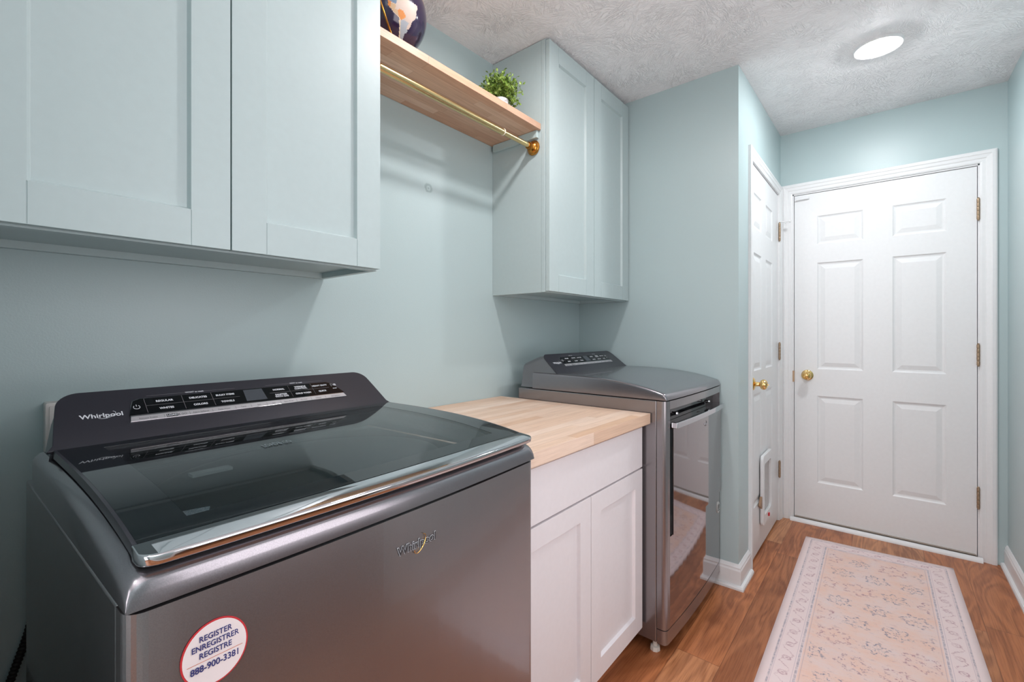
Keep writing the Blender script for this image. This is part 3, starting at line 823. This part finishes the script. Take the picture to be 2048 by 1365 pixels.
    if not dryer:
        k = [('REGULAR', .181, .0905), ('WHITES', .181, .0700), ('DELICATES', .240, .0905), ('COLORS', .240, .0700), ('BULKY ITEMS', .292, .0905), ('TOWELS', .292, .0700),
             ('NORMAL', .409, .0905), ('WRINKLE', .463, .0935), ('CONTROL', .463, .0870), ('HEAVY DUTY', .514, .0905), ('SANITIZE', .409, .0735), ('WITH OXI', .409, .0670), ('COLD WASH', .463, .0700), ('QUICK', .514, .0705)]
        lab = [('Remote Enable', .147), ('Fabric Softener', .2355), ('Deep Water', .2785), ('Temp', .317), ('Spin', .350), ('Soil', .383), ('Extra Rinse', .418), ('Pre Soak', .4555), ('Volume', .493), ('Add Garment', .54)]
        hd = [('WHAT to wash', .2385, .1098), ('HOW to wash', .460, .1098)]
    else:
        k = [('REGULAR', .181, .0905), ('WHITES', .181, .0700), ('DELICATES', .240, .0905), ('COLORS', .240, .0700), ('BULKY ITEMS', .292, .0905), ('TOWELS', .292, .0700),
             ('NORMAL', .409, .0905), ('WRINKLE', .463, .0935), ('CONTROL', .463, .0870), ('HEAVY DUTY', .514, .0905), ('SANITIZE', .409, .0700), ('TIMED DRY', .463, .0700), ('QUICK', .514, .0705)]
        lab = [('Remote Enable', .147), ('Static Reduce', .2355), ('Steam', .2785), ('Temp', .317), ('Time', .350), ('Less', .383), ('More', .418), ('Signal', .4555), ('Volume', .493), ('Damp Dry', .54)]
        hd = [('WHAT to dry', .2385, .1098), ('HOW to dry', .460, .1098)]
    items = [(s, mt(a, b), .0070 if len(s) < 11 else .0066, .95, .03) for s, a, b in k]
    items += [(s, mt(a, b, .0005), .0052, 1, .02) for s, a, b in hd]
    items += [('START', mt(.551, .0755), .004, 1, .02), ('/II', mt(.5555, .0885), .0095, 1, .03)]
    text('key_word', items, [M_INK], con)
    text('band_word', [(s, mt(a, t0 + .0055, .0023), .0052, .9, .0) for s, a in lab] + [('& GO', mt(.2025, t0 + .0055, .0023), .0062, 1, .02)], [M_INKGREY], con)
    bar(.176, .1945, t0 + .0018, t0 + .0092, .0022, 'load_badge', M_INKDARK)
    text('badge_lettering', [('LOAD', mt(.1853, t0 + .0055, .0026), .0062, 1, .02)], [M_INK], con)
    # power symbol and start triangle
    bm = bmesh.new(); pc = (.1345, .0795)
    tube(bm, [S3(pc[0] + .0050 * math.sin(a), pc[1] + .0050 * math.cos(a), .0024) for a in [math.radians(q) for q in range(38, 324, 12)]], .00055, 6)
    tube(bm, [S3(pc[0], pc[1] + .0015, .0024), S3(pc[0], pc[1] + .0065, .0024)], .00055, 6)
    link('power_symbol', bm, M_INK, con); bm = bmesh.new()
    tri = [(.5445, .0845), (.5445, .0935), (.5515, .089)]
    tube(bm, [S3(a, b, .0024) for a, b in tri], .0004, 6, closed=True)
    link('start_symbol', bm, M_INK, con)
    # maker's word and swoosh
    lg = text('logo', [('Whirlpool', mt(.0825, .0690, .0004), .0145, 1.0, .018)], [M_INK], con)
    bm = bmesh.new(); tube(bm, [S3(.0895 + .0115 * math.cos(a) + .006 * math.sin(a), .0695 + .0085 * math.sin(a), .0006) for a in [math.radians(q) for q in range(-150, 80, 10)]], .0004, 6)
    link('logo_swoosh', bm, M_INK, con)
    # feet
    for u, v in ((.045, .06), (W - .045, .06), (.045, D - .06), (W - .045, D - .06)):
        bm = bmesh.new(); lathe(bm, [(0, 0), (.017, 0), (.019, .004), (.017, .016), (.009, .018), (.009, zb), (0, zb)], Matrix.Translation((u, v, 0)), 8)
        link('levelling_foot', bm, M_FOOT, t)
    tag(t, label, kind.replace('_', ' '))
    return t, S3, zt, Td, con

washer, WS3, wzt, WTd, wcon = appliance('washing_machine', (.098, .565), math.radians(2.2), .692, .908, .948, .031, .49, (.49, .986), (.595, 1.070),
                                  'large grey top-load washing machine with dark glass lid, nearest the camera')
dryer, DS3, dzt, DTd, dcon = appliance('dryer', (1.598, .607), 0, .682, .9395, .960, .049, .477, (.470, 1.006), (.570, 1.088),
                                 'grey front-load dryer between the worktop and the green wall')

# ---- washer lid: dark glass, chrome front bar, tinted window
WW = .692
def lidz(v): return wzt(v) + .009
lidmb = bmesh.new()
LU0, LU1, LV0, LV1 = .012, .680, .030, .486
WIN = (.068, .620, .062, .452)
def lidsurf(bm, u0, u1, v0, v1, holes, thick, dz=0.0, nu=30, nv=26):
    us = sorted(set([u0 + (u1 - u0) * i / nu for i in range(nu + 1)] + [h for H_ in holes for h in H_[:2]]))
    vs = sorted(set([v0 + (v1 - v0) * i / nv for i in range(nv + 1)] + [h for H_ in holes for h in H_[2:]]))
    fo2 = lambda u, v: -.010 * (1 - (2 * (u / WW) - 1) ** 2) * max(0, 1 - v / .2)
    T = [[bm.verts.new((u, v + fo2(u, v), lidz(v) + dz)) for u in us] for v in vs]
    B = [[bm.verts.new((u, v + fo2(u, v), lidz(v) + dz - thick)) for u in us] for v in vs]
    inh = lambda a, b: any(h[0] < a < h[1] and h[2] < b < h[3] for h in holes)
    cell = {}
    for j in range(len(vs) - 1):
        for i in range(len(us) - 1):
            if not (0 if inh((us[i] + us[i + 1]) / 2, (vs[j] + vs[j + 1]) / 2) else 1): continue
            cell[(i, j)] = 1
            f = bm.faces.new((T[j][i], T[j][i + 1], T[j + 1][i + 1], T[j + 1][i])); f.smooth = True
            bm.faces.new((B[j][i], B[j + 1][i], B[j + 1][i + 1], B[j][i + 1]))
    for (i, j) in cell:
        if (i, j - 1) not in cell: bm.faces.new((T[j][i], B[j][i], B[j][i + 1], T[j][i + 1]))
        if (i, j + 1) not in cell: bm.faces.new((T[j + 1][i + 1], B[j + 1][i + 1], B[j + 1][i], T[j + 1][i]))
        if (i - 1, j) not in cell: bm.faces.new((T[j + 1][i], B[j + 1][i], B[j][i], T[j][i]))
        if (i + 1, j) not in cell: bm.faces.new((T[j][i + 1], B[j][i + 1], B[j + 1][i + 1], T[j + 1][i + 1]))
lidsurf(lidmb, LU0 + .004, LU1 - .004, LV0 + .001, LV1, [WIN], .004)
lid = link('lid', lidmb, M_BLACKGLASS, washer)
bm = bmesh.new(); lidsurf(bm, WIN[0] + .0003, WIN[1] - .0003, WIN[2] + .0003, WIN[3] - .0003, [], .003, -.0002, 20, 20)
link('lid_window', bm, M_WINDOW, lid)
# rim below the glass, sides
bm = bmesh.new()
for u0, u1 in ((LU0, LU0 + .0038), (LU1 - .0038, LU1)): lidsurf(bm, u0, u1, LV0 + .001, LV1, [], .013, .0, 1, 26)
lidsurf(bm, LU0 + .004, LU1 - .004, LV0 + .001, LV1 - .002, [(WIN[0] - .01, WIN[1] + .01, WIN[2] - .02, WIN[3] + .01)], .008, -.0045)
link('lid_frame', bm, M_CONSOLE, lid)
# chrome front bar following the bow, rounded corners
bm = bmesh.new(); n = 40
prof = [(-.0015, -.0125), (-.0062, -.0098), (-.0080, -.0040), (-.0078, -.0008), (-.0055, .0010), (.0300, .0010), (.0300, -.006), (.012, -.0125)]
rings = []
SS = [.0, .002, .005, .009, .014, .020, .028] + [.04 + .92 * q / 30 for q in range(31)] + [.972, .980, .986, .991, .995, .998, 1.0]
for s in SS:
    u = LU0 - .001 + (LU1 - LU0 + .002) * s
    e = min(s, 1 - s) * (LU1 - LU0); back = .016 * (1 - math.sqrt(max(0, 1 - (1 - min(e, .018) / .018) ** 2)))
    bow = -.012 * (1 - (2 * s - 1) ** 2)
    rings.append([bm.verts.new((u, min(.030, p + bow * (1 if p < .02 else .8) + back * (1 if p < .02 else 0)), lidz(.015 if p < .02 else .03) - .0005 + q)) for p, q in prof])
# finer end spacing
for A, B in zip(rings, rings[1:]):
    for k in range(len(prof)):
        f = bm.faces.new((A[k], A[(k + 1) % len(prof)], B[(k + 1) % len(prof)], B[k]))
bm.faces.new(rings[0]); bm.faces.new(rings[-1][::-1])
link('lid_bar', bm, M_CHROME, lid, bevel=(.0012, 2))
for uu in (.045, .62):
    pass
# lettering printed on the glass
text('lid_word', [(w_, frame((u_, .255, lidz(.255) + .0010), (1, 0, 0), (0, 1, 0)), .026, .36, .01) for w_, u_ in (('LOAD', .251), ('& GO', .276))], [simple('faint_print', lin(112, 124, 128), .4)], lid)
# tub opening, basket and dispenser seen through the window
bm = bmesh.new()
ringprism(bm, rrect(.070, .605, .050, .460, .004), rrect(.090, .585, .065, .445, .09, 5), .80, .918, lambda a, b, d: (a, b, d)) if False else None
lathe(bm, [(.240, .932), (.225, .926), (.222, .60), (0, .60)], Matrix.Translation((.338, .255, 0)) @ Matrix.Diagonal((1.05, .84, 1, 1)), 48)
link('wash_basket', bm, M_STEEL2, washer)
bm = bmesh.new(); ringprism(bm, rrect(.060, .615, .045, .470, .03, 5), [(.338 + .252 * math.cos(a), .255 + .2016 * math.sin(a)) for a in [PI / 2 * 0 + 2 * PI * i / 24 for i in range(24)]], .918, .930, lambda a, b, d: (a, b, d))
link('tub_ring', bm, M_BLACK, washer)
bm = bmesh.new(); box(bm, .160, .222, .335, .356, .935, .940); link('inner_label', bm, simple('label_grey', lin(205, 212, 210), .6), washer)
def speck():
    t = NT('speckled_paper'); c = t.coords()
    t.set(base=t.mix(t.step(t.noise(c, 400, 3, .8), .40, .6), lin(150, 180, 195), lin(250, 252, 255)), rough=.7); return t.m
bm = bmesh.new(); prism(bm, [(.0765, .095), (.092, .088), (.128, .165), (.0775, .180)], .934, .937, lambda a, b, d: (a, b, d))
link('dispenser_cap', bm, speck(), washer)
# raised badge on the front panel
def WF(a, z, off=0): return (a, -.010 * (1 - (2 * (a / WW) - 1) ** 2) - off, z)
fm = lambda a, z, off: frame(WF(a, z, off), (1, -.0, 0), (0, 0, 1))
fnorm = None
text('front_badge', [('Whirlpool', fm(.354, .8500, .0012), .0185, 1.0, .040, 0)], [M_INK], washer)
text('front_badge_letters', [('Whirlpool', fm(.354, .8500, .0018), .0185, 1.0, .008, 0)], [M_INKDARK], washer)
bm = bmesh.new(); tube(bm, [WF(.3585 + .0095 * math.cos(a) + .0065 * math.sin(a), .8495 + .0130 * math.sin(a), .0026) for a in [math.radians(q) for q in range(-150, 100, 10)]], .0006, 8)
link('front_badge_swoosh', bm, M_GOLD, washer)
# registration sticker
sc_, sz_ = .0755, .8340
bm = bmesh.new(); N_ = 48
def oval(rx, rz, off): return [WF(sc_ + rx * math.cos(2 * PI * i / N_), sz_ + rz * math.sin(2 * PI * i / N_), off) for i in range(N_)]
rx, rz = .0322, .0350
def disc(bm, rx, rz, o0, o1):
    A = [bm.verts.new(p) for p in oval(rx, rz, o0)]; B = [bm.verts.new(p) for p in oval(rx, rz, o1)]
    bm.faces.new(B)
    for k in range(N_): bm.faces.new((A[k], A[(k + 1) % N_], B[(k + 1) % N_], B[k]))
disc(bm, rx, rz, .0, .0006); st = link('sticker', bm, M_RED, washer); st['label'] = 'oval white and red registration sticker'
bm = bmesh.new(); disc(bm, rx - .0017, rz - .0017, .0007, .0009); link('sticker_face', bm, M_STICKER, st)
bm = bmesh.new()
A = [bm.verts.new(WF(a, z, .0012)) for a, z in ((sc_ - .0265, sz_ - .0052), (sc_ + .0265, sz_ - .0052), (sc_ + .0265, sz_ - .0046), (sc_ - .0265, sz_ - .0046))]
bm.faces.new(A); link('sticker_line', bm, M_ORANGE, st)
sl = lambda z: frame((sc_, WF(sc_, 0)[1] - .0014, z), (1, -.022, 0), (0, 0, 1))
text('sticker_line_of_print', [('REGISTER', sl(sz_ + .0195), .0086, .86, .012, 0), ('ENREGISTRER', sl(sz_ + .0108), .0086, .86, .012, 0), ('REGISTRE', sl(sz_ + .0018), .0086, .86, .012, 0),
                           ('888-900-3381', sl(sz_ - .0118), .0098, .86, .014, 0)], [M_NAVY], st)
# dryer marks
DW = .682
def DF(a, z, off=0): return (a, -.010 * (1 - (2 * (a / DW) - 1) ** 2) - .006 - off, z)
text('door_badge', [('Whirlpool', frame(DF(.398, .800, .001), (1, 0, 0), (0, 0, 1)), .012, 1, .03)], [M_CHROME], dryer)
bm = bmesh.new(); tube(bm, [DF(.403 + .009 * math.cos(a) + .005 * math.sin(a), .800 + .010 * math.sin(a), .0015) for a in [math.radians(q) for q in range(-150, 100, 12)]], .0009, 8)
link('door_badge_swoosh', bm, M_CHROME, dryer)
bm = bmesh.new(); A = [bm.verts.new((.627 + .019 * math.cos(2 * PI * i / 40), -.0062, .375 + .026 * math.sin(2 * PI * i / 40))) for i in range(40)]
B = [bm.verts.new((v.co.x, -.002, v.co.z)) for v in A]; bm.faces.new(A)
for k in range(40): bm.faces.new((A[k], A[(k + 1) % 40], B[(k + 1) % 40], B[k]))
ds = link('sticker', bm, simple('pale_grey_decal', lin(176, 178, 176), .3), dryer); ds['label'] = 'small grey oval sticker'
text('sticker_line_of_print', [('REGISTER', frame((.627, -.0066, .386), (1, 0, 0), (0, 0, 1)), .006, .9, .02), ('ENREGISTRER', frame((.627, -.0066, .379), (1, 0, 0), (0, 0, 1)), .006, .8, .02), ('REGISTRE', frame((.627, -.0066, .372), (1, 0, 0), (0, 0, 1)), .006, .9, .02), ('888-900-3381', frame((.627, -.0066, .363), (1, 0, 0), (0, 0, 1)), .006, .8, .02)], [M_INKDARK], ds)

# ------------------------------------------------------------------ water outlet box and drain hose
ob = empty('outlet_box', (.105, YL, .90))
bm = bmesh.new(); prism(bm, rrect(0, .22, 0, .135, .004), .001, .040, lambda a, b, d: (a, -d, b)); link('box_body', bm, M_OUTLET, ob, bevel=(.002, 2))
bm = bmesh.new(); prism(bm, rrect(.006, .214, .006, .129, .003), .0405, .043, lambda a, b, d: (a, -d, b)); link('cover_plate', bm, M_OUTLET, ob)
tag(ob, 'white plastic box on the wall behind the washing machine', 'outlet box')
bm = bmesh.new()
pts = [(.20, 1.352, .87), (.15, 1.352, .80), (.105, 1.356, .70), (.085, 1.358, .63), (.070, 1.360, .56), (.050, 1.360, .49), (.03, 1.360, .42), (.0, 1.360, .33), (-.03, 1.35, .22), (-.04, 1.33, .10), (-.03, 1.30, .013)]
def cat(P, n=14):
    P = [Vector(p) for p in P]; out = []
    for i in range(len(P) - 1):
        a, b, c, d = P[max(i - 1, 0)], P[i], P[i + 1], P[min(i + 2, len(P) - 1)]
        for k in range(n):
            t = k / n; out.append(.5 * ((2 * b) + (c - a) * t + (2 * a - 5 * b + 4 * c - d) * t * t + (3 * b - a - 3 * c + d) * t ** 3))
    return out + [P[-1]]
pts = [(x + .010, y, z) for x, y, z in pts]
cp = cat(pts, 60)
tube(bm, cp, .007, 10, rfn=lambda s: .0068 + .0008 * math.sin(s * 2 * PI * 100))
o = link('drain_hose', bm, M_RUBBER); tag(o, 'black ribbed hose hanging down the wall behind the washing machine', 'hose')

# ------------------------------------------------------------------ rug
rg = bmesh.new(); uvl = rg.loops.layers.uv.new('UVMap')
tl, tr = Vector((3.108, .362)), Vector((3.151, -.256)); bl, br = Vector((1.30, .342)), Vector((1.33, -.288))
nu, nv = 24, 60
def rp(s, q): 
    a = tl.lerp(tr, s); b = bl.lerp(br, s); return a.lerp(b, q)
zz = lambda s, q: .0055 + .0006 * math.sin(s * 9 + q * 14)
G = [[rg.verts.new((*rp(i / nu, j / nv), zz(i / nu, j / nv))) for i in range(nu + 1)] for j in range(nv + 1)]
for j in range(nv):
    for i in range(nu):
        f = rg.faces.new((G[j][i], G[j + 1][i], G[j + 1][i + 1], G[j][i + 1])); f.smooth = True
        for lp, (a, b) in zip(f.loops, ((i, j), (i, j + 1), (i + 1, j + 1), (i + 1, j))): lp[uvl].uv = (.61 * a / nu, 1.83 * b / nv)
border = G[0] + [G[j][nu] for j in range(1, nv + 1)] + G[nv][nu - 1::-1] + [G[j][0] for j in range(nv - 1, 0, -1)]
low = [rg.verts.new((v.co.x, v.co.y, .0005)) for v in border]
for k in range(len(border)):
    l = (k + 1) % len(border); f = rg.faces.new((border[k], border[l], low[l], low[k])); f.material_index = 1
o = link('rug', rg, [M_RUG, M_RUGEDGE], recalc=False); tag(o, 'faded pink runner rug with a bordered floral pattern on the wood floor', 'rug')

# ------------------------------------------------------------------ globe
gl = empty('globe', (.872, 1.245, 2.0575))
R_ = .1235; C_ = Vector((0, 0, .030 + R_))
SA = [(12, -72), (11, -74), (9, -77), (7, -78), (4, -77.5), (1, -80), (-2, -81), (-5, -81), (-8, -79), (-14, -76), (-17, -72), (-20, -70), (-26, -70.5), (-33, -71.7), (-38, -73.5), (-43, -74), (-48, -75.5), (-52, -74), (-55, -68), (-53, -68.5), (-50, -68), (-47, -66), (-43, -64), (-40.5, -62.5), (-38.5, -58), (-36.5, -56.8), (-34.5, -58), (-34.8, -54.5), (-32, -52), (-29, -49.5), (-25.5, -48.3), (-23, -43.5), (-22, -41), (-17, -39), (-13, -38.7), (-9, -35.2), (-5.5, -35.2), (-3.5, -39), (-2.5, -43), (-1, -47.5), (1.5, -50), (5, -52), (6.5, -57.5), (8.5, -60.5), (10.6, -63), (10.5, -66), (12, -70)]
CO = [(12, -72), (11, -74), (9, -77), (7, -78), (4, -77.5), (1, -79), (-4, -70), (1.5, -67), (6, -67.5), (7, -72)]
EC = [(1, -80.5), (-5, -81.5), (-6, -78), (-3, -77), (0, -75), (1, -77.5)]
PE = [(-5, -81.5), (-18.3, -70.5), (-17, -69), (-11, -69.5), (-9.5, -73), (-4.5, -70), (-2, -75), (-4, -78)]
BO = [(-10, -66), (-11, -69.5), (-17.5, -69.5), (-22.5, -67.5), (-22, -63), (-19.5, -58), (-16, -60), (-12.5, -61)]
AR = [(-22, -66), (-22.5, -63), (-25, -58), (-27, -54.5), (-31, -58), (-34, -58.5), (-36.5, -56.8), (-38.5, -58), (-40.5, -62.5), (-47, -66), (-55, -68), (-52, -72), (-40, -71.5), (-33, -70), (-26, -68.5)]
CH = [(-18, -70.5), (-26, -71), (-38, -74), (-55, -76), (-55, -68), (-52, -72), (-40, -71.5), (-26, -68.5), (-19, -68.5)]
NA = [(8, -78), (9, -83), (15, -84), (16, -89), (21, -87), (18, -94), (22, -98), (29, -95), (29, -85), (25, -80.5), (31, -81), (36, -76), (41, -73), (45, -66), (47, -60), (52, -56), (60, -64), (62, -78), (55, -80), (59, -94), (68, -95), (70, -140), (60, -165), (58, -152), (60, -140), (50, -127), (40, -124), (33, -118), (23, -110), (16, -97), (13, -88), (7, -81)]
AF = [(35, -6), (37, 10), (31, 20), (31, 32), (12, 43), (11, 51), (-5, 40), (-15, 41), (-26, 33), (-34, 20), (-18, 12), (-5, 12), (4, 9), (5, -5), (10, -15), (20, -17), (30, -10)]
def pip(poly, la, lo):
    c = False; n = len(poly); j = n - 1
    for i in range(n):
        yi, xi = poly[i]; yj, xj = poly[j]
        if (yi > la) != (yj > la) and lo < (xj - xi) * (la - yi) / (yj - yi) + xi: c = not c
        j = i
    return c
def ocean():
    t = NT('globe_ocean'); c = t.coords()
    t.set(base=t.mix(t.noise(c, 12, 3), lin(24, 20, 52), lin(52, 34, 66)), rough=.14, coat=.5, coat_rough=.05); return t.m
def land(name, a, b):
    t = NT(name); c = t.coords(); t.set(base=t.mix(t.noise(c, 40, 4, .6), a, b), rough=.5); return t.m
GM = [ocean(), land('land_cream', lin(214, 196, 182), lin(196, 176, 166)), land('land_blue', lin(104, 124, 150), lin(130, 150, 172)), land('land_orange', lin(206, 120, 48), lin(222, 150, 84)),
      land('land_grey', lin(150, 160, 172), lin(176, 180, 186)), land('land_sand', lin(196, 180, 140), lin(206, 160, 130)), land('land_tan', lin(208, 188, 158), lin(222, 206, 180))]
bm = bmesh.new(); NLA, NLO = 150, 300
def gdir(la, lo):
    la = math.radians(la); lo = math.radians(lo); return Vector((math.cos(la) * math.cos(lo), math.cos(la) * math.sin(lo), math.sin(la)))
tow = Vector((-.872, -1.245, 1.18 - 2.21)).normalized()
# axis tilt: spin so longitude -58 faces the camera azimuth, lean the axis a little
az = math.degrees(math.atan2(tow.y, tow.x))
RG = Matrix.Rotation(math.radians(-19), 3, tow.cross(Vector((0, 0, 1))).normalized()) @ Matrix.Rotation(math.radians(20), 3, tow) @ Matrix.Rotation(math.radians(az + 92), 3, 'Z')
vg = [[bm.verts.new(C_ + RG @ gdir(-90 + 180 * j / NLA, -180 + 360 * i / NLO) * R_) for i in range(NLO)] for j in range(1, NLA)]
pb = bm.verts.new(C_ + RG @ gdir(-90, 0) * R_); pt = bm.verts.new(C_ + RG @ gdir(90, 0) * R_)
for j in range(NLA - 2):
    la = -90 + 180 * (j + 1.5) / NLA
    for i in range(NLO):
        lo = -180 + 360 * (i + .5) / NLO
        f = bm.faces.new((vg[j][i], vg[j][(i + 1) % NLO], vg[j + 1][(i + 1) % NLO], vg[j + 1][i])); f.smooth = True
        m = 0
        if -60 < la < 14 and -83 < lo < -33:
            if pip(SA, la, lo):
                m = 1
                for pg, mi in ((CO, 2), (EC, 3), (PE, 5), (BO, 3), (CH, 6), (AR, 4)):
                    if pip(pg, la, lo): m = mi; break
        elif la > 6 and -170 < lo < -50 and pip(NA, la, lo): m = 2 if la < 25 else 6
        elif -36 < la < 38 and -20 < lo < 52 and pip(AF, la, lo): m = 5
        f.material_index = m
for i in range(NLO):
    bm.faces.new((pb, vg[0][(i + 1) % NLO], vg[0][i])).smooth = True; bm.faces.new((pt, vg[-1][i], vg[-1][(i + 1) % NLO])).smooth = True
link('sphere', bm, GM, gl)
# meridian arc and stand
bm = bmesh.new(); am = math.radians(-129)
TILT = Matrix.Rotation(math.radians(20), 3, tow)
ax = Vector((math.cos(am), math.sin(am), 0))
tube(bm, [C_ + TILT @ (ax * math.cos(a) + Vector((0, 0, 1)) * math.sin(a)) * (R_ + .010) for a in [math.radians(q) for q in range(-84, 91, 6)]], .0028, 8)
link('meridian_arc', bm, M_ROSETTE, gl)
bm = bmesh.new(); lathe(bm, [(0, 0), (.055, 0), (.055, .006), (.03, .010), (.010, .014), (.006, .020), (.006, .029), (0, .0295)], Matrix.Identity(4), 40); link('stand', bm, M_ROSETTE, gl)
tag(gl, 'dark blue globe with pale continents on the wood shelf', 'globe')

# ------------------------------------------------------------------ potted plant
pp = empty('potted_plant', (1.368, 1.195, 2.0575))
bm = bmesh.new(); lathe(bm, [(0, 0), (.026, 0), (.029, .004), (.033, .042), (.033, .058), (.030, .059), (.029, .052), (0, .052)], Matrix.Identity(4), 32); link('pot', bm, M_POT, pp)
bm = bmesh.new(); lathe(bm, [(0, .0525), (.0285, .0525), (.0285, .055), (0, .057)], Matrix.Identity(4), 20); link('soil', bm, M_SOIL, pp)
bm = bmesh.new(); bs = bmesh.new()
rng = random.Random(3)
for k in range(190):
    th = rng.uniform(0, 2 * PI); el = math.radians(rng.uniform(-30, 88)); ln = rng.uniform(.065, .104)
    d = Vector((math.cos(th) * math.cos(el), math.sin(th) * math.cos(el), math.sin(el)))
    p0 = Vector((rng.uniform(-.012, .012), rng.uniform(-.012, .012), .056)); mid = p0 + Vector((d.x * ln * .4, d.y * ln * .4, ln * .45 + .004)); end = p0 + d * ln + Vector((0, 0, .012))
    P = [p0.lerp(mid, t).lerp(mid.lerp(end, t), t) for t in (0, .25, .5, .75, 1)]
    tube(bs, P, .0007, 4)
    for j in range(12):
        t = .35 + .65 * j / 11; c = p0.lerp(mid, t).lerp(mid.lerp(end, t), t)
        a = Vector((rng.gauss(0, 1), rng.gauss(0, 1), rng.gauss(.3, .8))).normalized(); nrm = a.orthogonal().normalized(); nrm.rotate(Matrix.Rotation(rng.uniform(0, 6.28), 3, a)); sd = a.cross(nrm)
        L_ = rng.uniform(.008, .014); w_ = L_ * .36
        vs = [c, c + a * L_ * .45 + sd * w_ + nrm * .0012, c + a * L_ * .85 + sd * w_ * .7 + nrm * .001, c + a * L_, c + a * L_ * .85 - sd * w_ * .7 + nrm * .001, c + a * L_ * .45 - sd * w_ + nrm * .0012]
        v = [bm.verts.new(q) for q in vs]; bm.faces.new((v[0], v[1], v[2], v[3])); bm.faces.new((v[0], v[3], v[4], v[5]))
link('foliage', bm, M_LEAF, pp, recalc=False); link('stems', bs, M_LEAF, pp)
tag(pp, 'small bushy green plant in a white pot at the right end of the shelf', 'plant')
